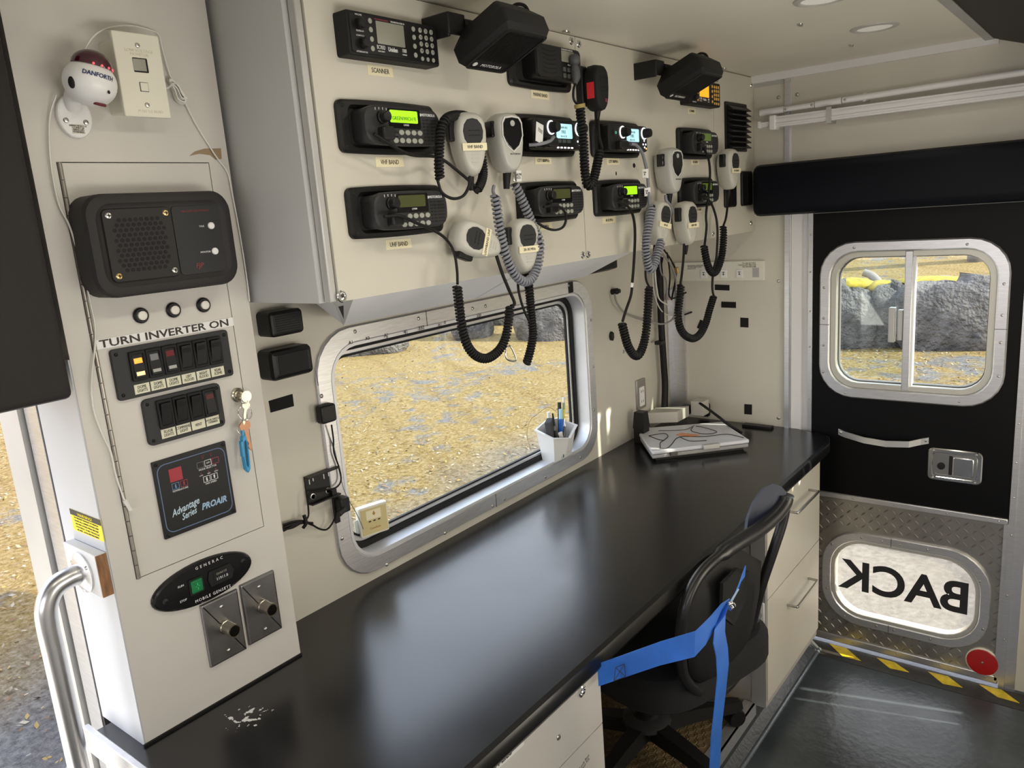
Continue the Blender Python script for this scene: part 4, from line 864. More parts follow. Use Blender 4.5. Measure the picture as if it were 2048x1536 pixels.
# ------------------------------------------------------------ devices on the control column
# beige wall sensor
def Af(px, py, d=0): return aty(px, py, YA-d)
th = thing('wall_sensor', 'beige box sensor with small grey screen and square button, top of the column', 'sensor', (.372, YA, 1.805))
D_ = .052
c = [aty(*q, YA-D_) for q in ((222.5, 59), (318, 69), (344, 239), (248, 233))]; cx = sum(v.x for v in c)/4; cz = sum(v.z for v in c)/4; th.location = (cx, YA, cz)
obj('back_box', MB().prism(rr(.060, .100, .003, 2), -.047, 0), BEIGE, th)
fp_ = obj('front_plate', MB().prism(rr(.070, .116, .002, 2), -D_, -.046, .0015), BEIGE, th)
obj('sensor_screen', MB().prism(rr(.022, .020, .001, 1, 0, .014), -D_-.0003, -D_+.001), VOID, fp_); obj('screen_glass', MB().box(-.011, .008, -D_-.0008, -D_, .006, .0225), LCDGREY, fp_)
obj('button_gap', MB().box(-.0065, .0065, -D_-.0003, -D_, -.0225, -.0095), INK, fp_); obj('square_button', MB().box(-.0056, .0056, -D_-.0012, -D_, -.0217, -.0103), BEIGE, fp_)
screw(fp_, 0, -D_, .041, .0035); screw(fp_, 0, -D_, -.041, .0035)
FAINT = mat('embossed_beige', (.62, .585, .45), .5)
text('LOW VOLTAGE\nMONITOR', .006, FAINT, fp_, .001, -D_-.0002, .031); text('PUSH TO READ', .0055, FAINT, fp_, .004, -D_-.0002, -.050)
# round white alarm lamp
al = thing('alarm_lamp', 'round white lamp with dark red dome on a bracket beside the beige sensor', 'alarm lamp', (.283, YA, 1.742))
ov = obj('bracket_base', MB().prism([(x, z+.004*0) for x, z in circ(.024, 22, 0, -.002, .030)], -.009, 0, .003), WHITE, al)
screw(ov, -.014, -.009, -.008, .0038); screw(ov, .013, -.009, -.010, .0038)
lb = obj('base_sticker', MB().box(-.008, .009, -.0096, -.009, -.026, -.013), mat('pale_sticker', (.66, .62, .54), .5), ov); text('DANFORTH CO\nCOMET 20\nSIREN LED\nWARNING', .0033, INK, lb, .0005, -.0100, -.0195, rot=.05)
bc_ = aty(180, 166, YA-.052); lo = bc_-al.location
obj('bracket_arm', MB().tube(cr([(0, -.006, .010), (-.004, -.02, .024), (lo.x-.012, lo.y+.016, lo.z-.012)], 5), .011, 10), WHITE, al)
Tl = Matrix.Translation(lo) @ Matrix.Rotation(.22, 4, 'Y') @ Matrix.Rotation(.15, 4, 'X')
R = []
for k in range(13):
    a = math.pi*k/12*.80; R.append([(.0345*math.sin(a)*math.cos(2*math.pi*i/22), .0345*math.sin(a)*math.sin(2*math.pi*i/22), -.031*math.cos(a)) for i in range(22)])
hs = obj('lamp_housing', MB().loft(R).xf(Tl), WHITE, al, ang=60)
obj('red_dome', MB().loft([[(.0262*math.cos(a)*math.cos(2*math.pi*i/20), .0262*math.cos(a)*math.sin(2*math.pi*i/20), .022+.022*math.sin(a)) for i in range(20)] for a in [j*math.pi/2/6 for j in range(7)]]).xf(Tl), mat('dark_red_dome', (.05, .004, .012), .12, spec=.8), al, ang=60)
for i in range(5):
    a = -1.9+i*.42; q = Tl @ Vector((.0258*math.cos(a), .0258*math.sin(a), .0235)); obj('red_led', MB().ball(q, .0017, .0017, .0017, 8, 5), REDL, hs)
q = Tl @ Vector((.012, -.0325, -.009)); obj('pinhole', MB().ball(q, .0018, .0012, .0025, 8, 5), VOID, hs)
q = Tl @ Vector((-.029, -.014, -.008)); obj('side_cap', MB().ball(q, .004, .006, .008, 10, 6), VOID, hs)
tx = textmesh('DANFORTH', .0078, wx=1, bold=.0002).copy(); tx.materials.clear(); tx.materials.append(mat('navy_print', (.02, .05, .20), .5))
for v in tx.vertices:
    a = -math.pi/2+v.co.x/.0345-.10; v.co = Tl @ Vector((.0338*math.cos(a), .0338*math.sin(a), v.co.z+.009))
o = bpy.data.objects.new('lettering', tx); COL.objects.link(o); o.parent = hs
obj('maroon_wire', MB().tube(cr([(.003, -.010, .004), (.000, -.012, .014), (.004, -.018, .022), tuple(lo+Vector((-.004, -.014, -.029))), tuple(lo+Vector((.008, -.016, -.0315)))], 5), .0021, 6), MAROON, al)
# white cables
def wcord(name, pts, r, lab, dep=.006):
    P = [aty(p[0], p[1], YA-(p[2] if len(p) > 2 else dep)) for p in pts]; return tag(obj(name, MB().tube(cr(P, 6), r, 6), WCABLE), lab, 'cable')
wcord('white_cable', [(165, 108, .04), (185, 75, .035), (210, 58, .03), (240, 52, .02), (265, 52, .012), (300, 60, .01), (318, 70, .008), (325, 100, .006), (340, 150, .006), (360, 185, .006), (390, 245, .004), (430, 310, .004), (455, 345, .004), (463, 380, .004), (480, 470, .004), (494, 560, .004), (499, 603, .004)], .0013, 'thin white cable running over the beige sensor and down the cabinet corner')
w2 = wcord('white_cable', [(112, 190, .01), (100, 230), (98, 280), (103, 340), (118, 410), (140, 455), (165, 540), (188, 640), (190, 690), (183, 760), (188, 820), (205, 868), (222, 905), (232, 950), (245, 990), (250, 1003)], .0014, 'thin white cable dropping along the piano hinge to a loose plug')
obj('plug_tip', MB().tube([aty(249, 1000, YA-.007), aty(262, 1020, YA-.007)], .0035, 8), WCABLE, w2)
bn = thing('cable_bundle', 'coiled bundle of white cable tied beside the beige sensor', 'cable', aty(355, 180, YA-.012))
for k in range(6):
    a = [(336+k*1.5, 160+k*1.2), (345+k*2, 178), (352+k*2.2, 200-k), (366+k*1.6, 208-k*2.2), (372-k*1.5, 198-k*2), (360-k, 178-k*2), (345-k, 163-k)]
    obj('cable_loop', MB().tube(cr([aty(x, y, YA-.008-.003*(k % 3)) for x, y in a]+[aty(*a[0], YA-.008-.003*(k % 3))], 5)[:-1], .0014, 5, closed=True), WCABLE, bn, world=True)
obj('wire_tie', MB().tube(cr([aty(322, 175, YA-.02), aty(336, 176, YA-.022), aty(346, 167, YA-.02), aty(355, 168, YA-.014)], 5), .0012, 5), WCABLE, bn, world=True)
# intercom speaker
ic = thing('intercom_speaker', 'large black rounded intercom box with perforated grille and two white buttons', 'speaker', (.385, YA, 1.556))
W_, H_ = .232, .148; fd = -.052
c = [aty(*q, YA+fd) for q in ((178, 390), (462, 381), (473, 565), (205, 598))]; ic.location = (sum(v.x for v in c)/4-.002, YA, sum(v.z for v in c)/4)
R = [[(x, y, z) for x, z in rr(W_-2*k, H_-2*k, .030-k*.4, 6)] for y, k in ((0, 0), (-.044, 0), (-.050, .003), (fd, .008), (fd, .014), (fd+.003, .018), (fd+.004, .022))]
cs_ = obj('intercom_case', MB().loft(R), INTERC, ic)
f = fd+.0035
GW, GH, GX = .104, .104, -.040
gp = obj('grille_plate', MB().prism(rr(GW, GH, .008, 3, GX, 0), f-.0032, f, .0012), INTERC, cs_)
hole = mesh('grille_hole', MB().prism(circ(.0030, 10), -.0004, 0), VOID)
for r_ in range(11):
    for k in range(10 if r_ % 2 == 0 else 9):
        xx = GX-.0375+(k+(0 if r_ % 2 == 0 else .5))*.0083; zz = .036-r_*.0072
        if abs(xx-GX) > .030 and abs(zz) > .029: continue
        obj('grille_hole', hole, None, gp, (xx, f-.0033, zz))
for sx_, sz_, m_ in ((-1, 1, SCREWM), (1, 1, BRASS), (-1, -1, BRASS), (1, -1, SCREWM)):
    s = screw(gp, GX+sx_*.043, f-.0032, sz_*.043, .0048, m_); obj('slot', MB().box(-.0028, .0028, f-.0060, f-.0050, -.0005, .0005).box(-.0005, .0005, f-.0060, f-.0050, -.0028, .0028), INK, gp, (GX+sx_*.043, 0, sz_*.043))
pn = obj('button_panel', MB().prism(rr(.078, .104, .006, 3, .053, 0), f-.001, f+.001), DARKP, cs_)
for zz, s in ((.020, 'TALK'), (-.020, 'MONITOR')):
    obj('white_button', MB().lathe([(.0055, 0), (.0055, .002), (.0045, .0032), (0, .0034)], (0, 0, 0), (0, -1, 0), 16), WHITE, pn, (.076, f-.001, zz)); text(s, .0038, WINK, pn, .060, f-.0012, zz)
text('FIRE-COM ELECTRONICS', .0042, mat('dull_red_print', (.22, .03, .025), .5), pn, .053, f-.0012, .044); text('FJP', .011, mat('dull_red_print', (.22,)*3), pn, .046, f-.0012, -.040, shear=.2)
# three push buttons
for k, (px, py) in enumerate(((281, 631), (346, 620), (406, 610))):
    p = aty(px, py, YA); t = thing('push_button', ('leftmost', 'middle', 'rightmost')[k]+' of the three white push buttons with black rings under the intercom', 'button', (p.x, YA, p.z), 0, 'push buttons under the intercom')
    obj('button_ring', MB().lathe([(.0122, 0), (.0122, .003), (.0105, .005), (.0078, .005), (.0078, 0)], (0, 0, 0), (0, -1, 0), 22), BLACK, t); obj('button_cap', MB().lathe([(.0072, 0), (.0070, .008), (.0052, .0088), (.0050, .0082), (0, .0082)], (0, 0, 0), (0, -1, 0), 20), mat('ivory_button', (.78, .75, .68), .3), t)
# printed strip
st_ = thing('label_strip', 'white label strip reading TURN INVERTER ON', 'label', (.371, YA, 1.4145)); obj('strip', MB().box(-.1155, .1155, -.0009, 0, -.0070, .0075), WHITE, st_); text('TURN INVERTER ON', .0165, INK, st_, -.002, -.0012, -.0002, wx=1.42, bold=.0003)
# rocker switch panels
def switch_panel(c, labels, lits, lab, nm, top):
    x = sum(v.x for v in c)/4; z = sum(v.z for v in c)/4; w = (c[1].x-c[0].x+c[2].x-c[3].x)/2; h = (c[0].z-c[3].z+c[1].z-c[2].z)/2
    t = thing('switch_panel', lab, 'switch panel', (x, YA, z)); pl = obj('panel_plate', MB().prism(rr(w, h, .005 if len(labels) == 6 else .008, 3), -.006, 0, .001), DARKP, t)
    for sx_ in (-1, 1):
        for sz_ in (-1, 1): screw(pl, sx_*(w/2-.0075), -.006, sz_*(h/2-.008), .0028, BLACK)
    n = len(labels); pitch = .0262; x0 = -(n-1)/2*pitch+(.004 if n == 6 else .005)
    for k, s in enumerate(labels):
        xx = x0+k*pitch; sw = obj('rocker_bezel', MB().frame(rr(.0255, .046, .002, 2, xx, .009), rr(.0175, .036, .001, 2, xx, .009), -.0105, -.006, .001), BLACKM, t)
        kind = lits[k]
        if kind: P = [(-.0078, .027), (-.0115, -.009)]
        else: P = [(-.0155, .027), (-.0085, -.009)]
        rk = obj('rocker', MB().loft([[(xx-.0085, -.006, .027), (xx+.0085, -.006, .027), (xx+.0085, -.006, -.009), (xx-.0085, -.006, -.009)], [(xx-.0085, P[0][0], P[0][1]), (xx+.0085, P[0][0], P[0][1]), (xx+.0085, (P[0][0]+P[1][0])/2-.0005, .011), (xx+.0085, P[1][0], P[1][1])][:4] if False else [(xx-.0085, P[0][0], P[0][1]), (xx+.0085, P[0][0], P[0][1]), (xx+.0085, P[1][0], P[1][1]), (xx-.0085, P[1][0], P[1][1])]]), BLACK, sw)
        yy = lambda zz: P[0][0]+(P[1][0]-P[0][0])*(.027-zz)/.036-.0006
        def lens(zc, hh, m_, ww=.013): obj('indicator_lens', MB().add([(xx-ww/2, yy(zc+hh/2), zc+hh/2), (xx+ww/2, yy(zc+hh/2), zc+hh/2), (xx+ww/2, yy(zc-hh/2), zc-hh/2), (xx-ww/2, yy(zc-hh/2), zc-hh/2)], [(0, 1, 2, 3)]), m_, rk)
        if kind == 'orange': lens(.017, .008, LEDO); lens(-.003, .006, mat('amber_lens', (1, .62, .30), .3, emit=1.0))
        elif kind == 'grey': lens(.018, .010, mat('ribbed_grey_lens', (.20, .20, .21), .3)); lens(-.003, .005, mat('ribbed_pale_lens', (.42, .42, .38), .3))
        elif kind == 'red': lens(.019, .009, mat('dark_red_lens', (.16, .012, .02), .3)); lens(-.003, .005, mat('ribbed_pale_lens', (.42,)*3))
        elif kind == 'redoff': lens(.019, .008, mat('dim_red_lens', (.09, .006, .012), .3))
        else: lens(.019, .007, VOID)
        lz = -h/2+.0125 if n == 6 else -h/2+.0145
        lo_ = obj('switch_label', MB().box(xx-.0120, xx+.0120, -.0068, -.006, lz-.0075, lz+.0075), mat('ivory_label', (.70, .68, .52), .5), t); text(s, .0066 if len(s) < 14 else .0050, INK, lo_, xx, -.0071, lz, wx=.75)
    return t
switch_panel([Af(*q) for q in ((215, 702), (448, 658), (466, 747), (237, 805))], ['DOME\nLIGHTS', 'DOME\nLIGHTS', 'DOME\nLIGHTS', 'LEFT\nFLOOD', 'RIGHT\nFLOOD', 'REAR\nSCENE'], ['orange', 'grey', 'red', None, None, None], 'upper black panel of six rocker switches, the first glowing orange', 'a', 1)
switch_panel([Af(*q) for q in ((278, 803), (433, 763), (450, 850), (298, 892))], ['FLUOR\nLIGHTS', 'COMMAND\nLIGHT', 'VENT', 'DOOR SWITCH\nOVERRIDE'], [None, None, None, 'redoff'], 'lower black panel of four rocker switches', 'b', 0)
# cam lock and keys
kl = thing('cam_lock', 'round chrome cam lock with a key in it near the column edge', 'lock', (.4735, YA, 1.288))
obj('lock_face', MB().lathe([(.0125, 0), (.0125, .003), (.0105, .005), (.008, .0042), (.006, .006), (0, .006)], (0, 0, 0), (0, -1, 0), 22), mat('nickel', (.55, .51, .42), .25, 1), kl)
obj('lock_key', MB().box(-.001, .001, -.020, -.006, -.003, .003).prism(circ(.010, 14, .004, -.002), -.021, -.0195), mat('nickel', (.55,)*3), kl)
kr = thing('key_ring', 'steel key ring hanging from the cam lock with keys on it', 'key ring', aty(490, 826, YA-.02))
def ring(px, py, r, d, wire=.0011, tilt=0):
    p = aty(px, py, YA-d); return [p+Vector((r*math.cos(a), .25*r*math.sin(a), r*math.sin(a))) for a in [2*math.pi*i/20 for i in range(20)]]
obj('split_ring', MB().tube(ring(490, 826, .0125, .020), .0012, 6, closed=True), CHROME, kr, world=True)
obj('small_ring', MB().tube(ring(489, 800, .0060, .020), .0008, 6, closed=True), CHROME, kr, world=True)
obj('lower_ring', MB().tube(ring(484, 858, .0090, .016), .0009, 6, closed=True), CHROME, kr, world=True)
def key(px, py, rot, m_, lab, s=1):
    p = aty(px, py, YA-.018); o = [(-.004, .004), (-.0115, .010), (-.012, .018), (-.004, .024), (.006, .0235), (.0115, .017), (.0105, .009), (.004, .004), (.004, -.030), (.0015, -.035), (-.002, -.030), (-.003, -.024), (-.001, -.020), (-.003, -.014), (-.004, -.008)]
    k_ = obj('key', MB().prism([(x*s, z*s) for x, z in o][::-1], -.0012, .0012), m_); k_.location = p; k_.rotation_euler = (0, rot, .1); return tag(k_, lab, 'key', 'keys on the ring')
key(493, 866, -.08, COPPER, 'brown copper-coloured key hanging from the ring', .95); key(490, 822, .35, mat('nickel', (.55,)*3), 'grey nickel key behind the ring', .7)
bc2 = aty(491, 905, YA-.017)
bt = thing('key_fob', 'bright blue plastic carabiner fob at the bottom of the key bunch', 'key fob', bc2); bt.rotation_euler = (0, .05, 0)
obj('fob_body', MB().frame([(-.0050, .028), (-.0062, .010), (-.0060, -.012), (-.0045, -.030), (0, -.036), (.0045, -.030), (.0050, -.012), (.0045, .010), (.0030, .028), (0, .032)], [(-.0022, .020), (-.0030, .010), (-.0030, -.010), (-.0020, -.022), (0, -.026), (.0020, -.022), (.0022, -.010), (.0020, .010), (.0010, .020), (0, .022)], -.0045, .0045, .001), BLUEP, bt)
obj('fob_gate', MB().box(-.0085, -.0035, -.004, .004, -.006, .022), BLUEP, bt, bev=.001); obj('fob_hook', MB().box(-.004, .001, -.003, .003, .022, .042), BLUEP, bt, bev=.001)
# climate control panel
c = [Af(*q) for q in ((301, 925), (447, 881), (472, 1025), (328, 1079))]; x = sum(v.x for v in c)/4; z = sum(v.z for v in c)/4
pa = thing('climate_panel', 'square black climate control panel with red display and blue outline', 'control panel', (x, YA, z)); w = .131
pp = obj('panel_plate', MB().prism(rr(w, w, .001, 1), -.004, 0, .0006), BLACK, pa)
BLN = mat('blue_line', (.10, .16, .28), .5); obj('blue_outline', MB().frame(rr(.122, .116, .014, 5), rr(.119, .113, .0128, 5), -.0044, -.004), BLN, pp)
for sx_ in (-1, 1):
    for sz_ in (-1, 1): screw(pp, sx_*.060, -.004, sz_*.060, .0028, BLACK)
obj('red_display', MB().box(-.0415, -.0195, -.0046, -.004, .0245, .0465), mat('red_display', (.32, .015, .03), .35, emit=.06), pp)
def keyb(x0, z0, m_, arrow=None, w=.0125, h=.0105):
    k_ = obj('touch_key', MB().frame([(x0, z0), (x0+w, z0), (x0+w, z0+h), (x0, z0+h)], [(x0+.0007, z0+.0007), (x0+w-.0007, z0+.0007), (x0+w-.0007, z0+h-.0007), (x0+.0007, z0+h-.0007)], -.0046, -.004), m_, pp)
    if arrow: obj('arrow', MB().box(x0+w/2-.0011, x0+w/2+.0011, -.0046, -.004, z0+.0025, z0+h-.0025).add([(x0+w/2-.0022, -.00465, z0+h/2+arrow*.0012), (x0+w/2+.0022, -.00465, z0+h/2+arrow*.0012), (x0+w/2, -.00465, z0+h/2+arrow*.0042)], [(0, 1, 2)]), m_, pp)
BK = mat('blue_key_print', (.12, .25, .42), .5); RK = mat('red_key_print', (.35, .03, .06), .5)
keyb(-.0400, .0115, BK, -1); keyb(-.0255, .0115, RK, 1); keyb(.0075, .0325, mat('grey_print', (.16, .16, .17), .5)); keyb(.0215, .0325, WINK); keyb(.0355, .0325, RK); keyb(.0150, .0060, WINK, -1); keyb(.0290, .0060, WINK, 1)
text('TEMPERATURE', .0042, WINK, pp, -.027, -.0044, .0085); text('MODE SELECTOR', .0042, WINK, pp, .026, -.0044, .0295); text('FAN SPEED', .0042, WINK, pp, .028, -.0044, .0030); text('OFF', .004, WINK, pp, .0277, -.0044, .0378)
for s, xx in (('LOW', .0125), ('MED', .0265), ('HIGH', .0400)): text(s, .0028, WINK, pp, xx, -.0044, .0195); obj('indicator', MB().prism(circ(.0014, 8, xx, .0228), -.0046, -.004), MAROON, pp)
for s, xx in (('COOL', .0200), ('HEAT', .0350)): text(s, .0028, mat('dull_red_print', (.22,)*3), pp, xx, -.0044, .0520); obj('indicator', MB().prism(circ(.0014, 8, xx, .0485), -.0046, -.004), MAROON, pp)
PB = mat('pale_blue_print', (.50, .64, .74), .4)
text('Advantage', .0165, PB, pp, -.024, -.0044, -.024, rot=-.16, shear=.45, wx=.72, bold=.0002); text('Series', .0155, PB, pp, -.020, -.0044, -.037, rot=-.16, shear=.45, wx=.72, bold=.0002)
text('PROAIR', .0150, mat('pro_blue', (.30, .45, .62), .4), pp, .027, -.0044, -.034, shear=.25, bold=.0005, wx=.9)
# generator start panel
ge = thing('generator_panel', 'glossy black oval generator panel with green rocker and hour meter', 'control panel', (.3565, YA, .9895)); ge.rotation_euler = (0, 0, 0)
gb = obj('oval_plate', MB().prism(circ(.093, 40, 0, 0, .038), -.007, 0, .005), GLOSSB, ge)
screw(gb, -.072, -.007, -.004, .0052, BLACK); screw(gb, .074, -.007, .006, .0052, BLACK)
gw = obj('green_rocker', MB().prism(rr(.020, .022, .001, 1, -.017, .0), -.012, -.006, .002), mat('green_rocker', (.01, .16, .05), .25, emit=.08), gb); obj('rocker_bezel', MB().frame(rr(.026, .028, .002, 2, -.017, 0), rr(.021, .023, .001, 2, -.017, 0), -.009, -.006), BLACK, gb)
obj('rocker_mark', MB().box(-.021, -.013, -.0125, -.0118, -.001, .001).box(-.018, -.016, -.0125, -.0118, -.006, .006), mat('bright_green', (.02, .40, .12), .3), gw)
hm = obj('hour_meter', MB().prism([(.004, 0), (.008, -.014), (.048, -.014), (.054, 0), (.048, .014), (.008, .014)], -.010, -.006, .001), BLACK, gb)
obj('meter_window', MB().box(.014, .044, -.0106, -.010, -.010, .010), VOID, hm); text('QUARTZ', .0050, mat('dim_print', (.30, .27, .22), .5), hm, .029, -.0110, .0055); text('11911.0', .0070, WINK, hm, .029, -.0110, -.0035)
text('GENERAC', .0072, WINK, gb, .012, -.0073, .0285, space=1.9); text('MOBILE GENSETS', .0072, WINK, gb, .010, -.0073, -.0275, space=1.25); text('RUN', .0052, WINK, gb, -.043, -.0073, .010); text('STOP', .0052, WINK, gb, -.043, -.0073, -.016)
# two steel plates with threaded stubs
for k, (xc, zc, lab) in enumerate(((.3775, .8905, 'left steel wall plate with a projecting threaded stub'), (.4545, .8935, 'right steel wall plate with a projecting threaded stub'))):
    t = thing('stub_plate', lab, 'wall plate', (xc, YA, zc), 0, 'steel stub plates'); b = obj('steel_plate', MB().prism(rr(.0715, .118, .001, 1), -.006, 0, .0035), STEEL, t)
    screw(b, 0, -.006, .042, .0035); screw(b, 0, -.006, -.042, .0035); NI = mat('nickel', (.55,)*3)
    s = obj('stub_tube', MB().lathe([(.0125, 0), (.0125, .007), (.0115, .008), (.0115, .027), (.0122, .028), (.0122, .031), (.0098, .031), (.0095, .006), (0, .006)], (0, 0, 0), (0, -1, 0), 24), NI, t, (0, -.006, .004)); obj('stub_bore', MB().lathe([(.0094, 0), (0, .001)], (0, 0, 0), (0, -1, 0), 20), VOID, s, (0, -.0075, 0))
# warning sticker, grab rail
ws = thing('warning_sticker', 'yellow and black WARNING sticker on the column side by the doorway', 'sticker', (XCL-.003, 0, 0), REAR); 
P = [atx(*q, XCL-.003) for q in ((139, 1017), (200, 1040), (206, 1083), (145, 1058))]; xs = [-p.y for p in P]; zs = [p.z for p in P]; x0, x1, z0, z1 = xs[0]+.0, xs[1], (zs[2]+zs[3])/2, (zs[0]+zs[1])/2
ws.location = (XCL-.0025, -(x0+x1)/2, (z0+z1)/2); w, h = x1-x0, z1-z0
obj('sticker', MB().box(-w/2, w/2, -.0006, 0, -h/2, h/2), YELLOW, ws); bh = obj('black_header', MB().box(-w/2, w/2, -.0010, -.0005, h*.24, h/2), INK, ws); text('WARNING!', h*.19, YELLOW, bh, 0, -.0013, h*.36, wx=w*.5/(8*h*.19*.66))
for k, s in enumerate(('TO PREVENT DAMAGE TO VEHICLE', 'CLOSE ALL CABINET DOORS AND', 'SECURE LOOSE ITEMS BEFORE', 'MOVING THIS VEHICLE', 'BE SAFE - LOCK BEFORE DRIVE')): text(s, h*.088, INK, ws, 0, -.0009, h*(.15-.14*k), wx=w*.86/(len(s)*h*.088*.62))
gr_ = thing('grab_rail', 'bent stainless grab rail on a wooden block by the side doorway', 'grab rail', (XCL, -.06, 1.07))
bl = obj('mount_block', MB().box(XCL-.020, XCL-.003, -.1135, -.004, 1.030, 1.100), mat('block_grey', (.62, .63, .63), .45), gr_, world=True, bev=.0015)
obj('wood_end', MB().box(XCL-.0195, XCL-.0035, -.1150, -.1130, 1.031, 1.099), WOOD, bl, world=True)
fc = Vector((XCL-.020, -.062, 1.062))
fl = obj('rail_flange', MB().lathe([(.033, 0), (.033, .003), (.026, .007), (.019, .009), (0, .009)], fc, (-1, 0, 0), 24), ALU, gr_, world=True)
for a in (.5, 2.6, 4.7): screw(gr_, fc.x-.004-XCL, fc.y+.060+.0265*math.cos(a), fc.z-1.07+.0265*math.sin(a), .005, CHROME, axis=(-1, 0, 0))
rx = fc.x-aty(98, 1262, -.062).x
pts = [fc, fc+Vector((-rx*.35, 0, 0)), fc+Vector((-rx*.70, 0, -.007)), fc+Vector((-rx*.93, 0, -.028)), fc+Vector((-rx, 0, -.058)), fc+Vector((-rx, 0, -.12)), fc+Vector((-rx, 0, -.30)), fc+Vector((-rx, 0, -.60))]
obj('rail_tube', MB().tube(cr(pts, 6), .0160, 18), mat('satin_steel', (.62, .62, .62), .28, .95), gr_, world=True)
# ------------------------------------------------------------ things on the window wall
def wallbox(name, c4, dep, lab, cat, m=BLACK, r=.006, ch=.004, y=0):
    P = [aty(*q, y-dep) for q in c4]; x0 = (P[0].x+P[3].x)/2; x1 = (P[1].x+P[2].x)/2; z1 = (P[0].z+P[1].z)/2; z0 = (P[2].z+P[3].z)/2
    t = thing(name, lab, cat, ((x0+x1)/2, y, (z0+z1)/2)); return t, x1-x0, z1-z0
t, w, h = wallbox('wall_speaker', ((537, 628), (605, 613), (610, 660), (548, 680)), .045, 'upper small black wall speaker with slotted front, left of the window', 'speaker')
b = obj('speaker_case', MB().prism(rr(w, h, .008, 3), -.045, 0, .006), BLACK, t)
for k in range(9): obj('slot', MB().box(-w*.36, w*.36, -.0456, -.0447, h*.36-k*h*.09, h*.36-k*h*.09+.0014), VOID, b)
t, w, h = wallbox('wall_speaker', ((543, 705), (622, 686), (630, 741), (552, 768)), .045, 'lower plain black wall speaker, left of the window', 'speaker')
b = obj('speaker_case', MB().prism(rr(w+.004, h, .009, 3), -.045, 0, .010), BLACK, t); obj('speaker_face', MB().prism(rr(w*.74, h*.66, .003, 2), -.0458, -.044), BLACKM, b)
t, w, h = wallbox('wall_speaker', ((1197, 520), (1234, 513), (1234, 535), (1197, 543)), .04, 'small black ribbed speaker tucked under the cabinet right of the window', 'speaker')
b = obj('speaker_case', MB().loft([[(x, 0, z) for x, z in rr(w+.03, h+.02, .004, 2)], [(x, -.04, z) for x, z in rr(w, h, .004, 2)]]), BLACK, t)
for k in range(5): obj('rib', MB().box(-w*.4, w*.4, -.0415, -.0395, h*.34-k*h*.17-.001, h*.34-k*h*.17+.001), BLACKM, b)
def patch(ax, c4, lab, val=0, m=VELCRO, th=.002, name='hook_tape_patch'):
    f = aty if ax == 'y' else atx; P = [f(*q, val) for q in c4]; d = Vector((0, -th, 0)) if ax == 'y' else Vector((-th, 0, 0)); c = sum(P, Vector())/len(P)
    o = obj(name, MB().loft([[p-c for p in P], [p+d-c for p in P]]), m); o.location = c; return tag(o, lab, 'tape patch', 'black tape patches')
patch('y', ((537, 802), (584, 788), (587, 812), (541, 825)), 'rectangular black tape patch below the two wall speakers')
R4 = lambda x0, y0, x1, y1: ((x0, y0), (x1, y0+1), (x1, y1), (x0, y1-1))
for q, lab in ((R4(1430, 569, 1459, 581), 'upper of the two black tape strips on the rear panel under the outlet strip'), (R4(1443, 603, 1472, 616), 'lower of the two black tape strips on the rear panel'), (R4(1481, 635, 1497, 655), 'square black tape patch right of the two strips on the rear panel'), (((1401, 639), (1409, 643), (1402, 660), (1394, 655)), 'small slanted black tape patch behind the coiled cord on the rear panel'), (R4(1489, 808, 1504, 829), 'square black tape patch low on the rear panel near the counter')): patch('x', q, lab, XR)
# little black receiver on the window frame with its lead
t, w, h = wallbox('gps_receiver', ((645, 812), (675, 808), (680, 842), (650, 850)), .024, 'small square black receiver puck on the left edge of the window frame', 'receiver', y=-.008)
obj('receiver_body', MB().prism(rr(w, h, .006, 3), -.018, 0, .004), BLACK, t)
obj('receiver_lead', MB().tube(cr([aty(663, 850, -.02), aty(667, 880, -.015), aty(668, 905, -.014), aty(678, 935, -.014), aty(682, 960, -.016), aty(672, 975, -.018), aty(650, 980, -.02), aty(622, 985, -.02), aty(616, 1000, -.018), aty(617, 1030, -.018), aty(610, 1042, -.02)], 6), .0019, 6), RUBB, t, world=True)
tag(obj('thin_grey_wire', MB().tube(cr([aty(632, 742, -.03), aty(638, 780, -.004), aty(650, 850, -.006), aty(668, 895, -.01), aty(678, 940, -.008), aty(690, 985, -.008), aty(712, 1025, -.004), aty(727, 1058, .03)], 6), .0010, 5), GREYCORD), 'very thin grey wire running down the left window edge to the room thermometer', 'wire')
br = thing('equipment_bracket', 'flat black metal bracket with slots on the wall left of the window', 'bracket', (.70, 0, 1.028))
bp_ = obj('bracket_plate', MB().box(-.036, .036, -.006, -.002, -.030, .030), BLACK, br, bev=.001); obj('upper_lip', MB().box(-.036, .046, -.020, -.002, .028, .031), BLACK, br); obj('lower_lip', MB().box(-.034, .042, -.018, -.002, -.031, -.028), BLACK, br)
for xx, zz in ((-.026, .018), (-.016, .022), (.012, .018), (.025, .020)): obj('slot', MB().box(xx-.0012, xx+.0012, -.0065, -.0058, zz-.006, zz+.006), WINK, bp_)
for xx in (-.022, .018): obj('ring_bolt', MB().lathe([(.0065, 0), (.0065, .001), (.005, .0012), (.005, 0)], (0, 0, 0), (0, -1, 0), 14), SCREWM, bp_, (xx, -.006, -.016))
t, w, h = wallbox('corner_camera', ((680, 994), (700, 990), (703, 1030), (683, 1036)), .03, 'small black camera clamp at the lower left of the window frame', 'camera', y=-.008)
obj('clamp_plate', MB().box(-.012, .000, -.006, 0, -.040, .036), BLACK, t); obj('clamp_body', MB().prism(rr(.026, .034, .004, 2, .004, 0), -.026, -.004, .004), BLACK, t); obj('clamp_knob', MB().tube([(-.002, -.028, -.006), (-.022, -.032, -.010)], .006, 8), DARKP, t)
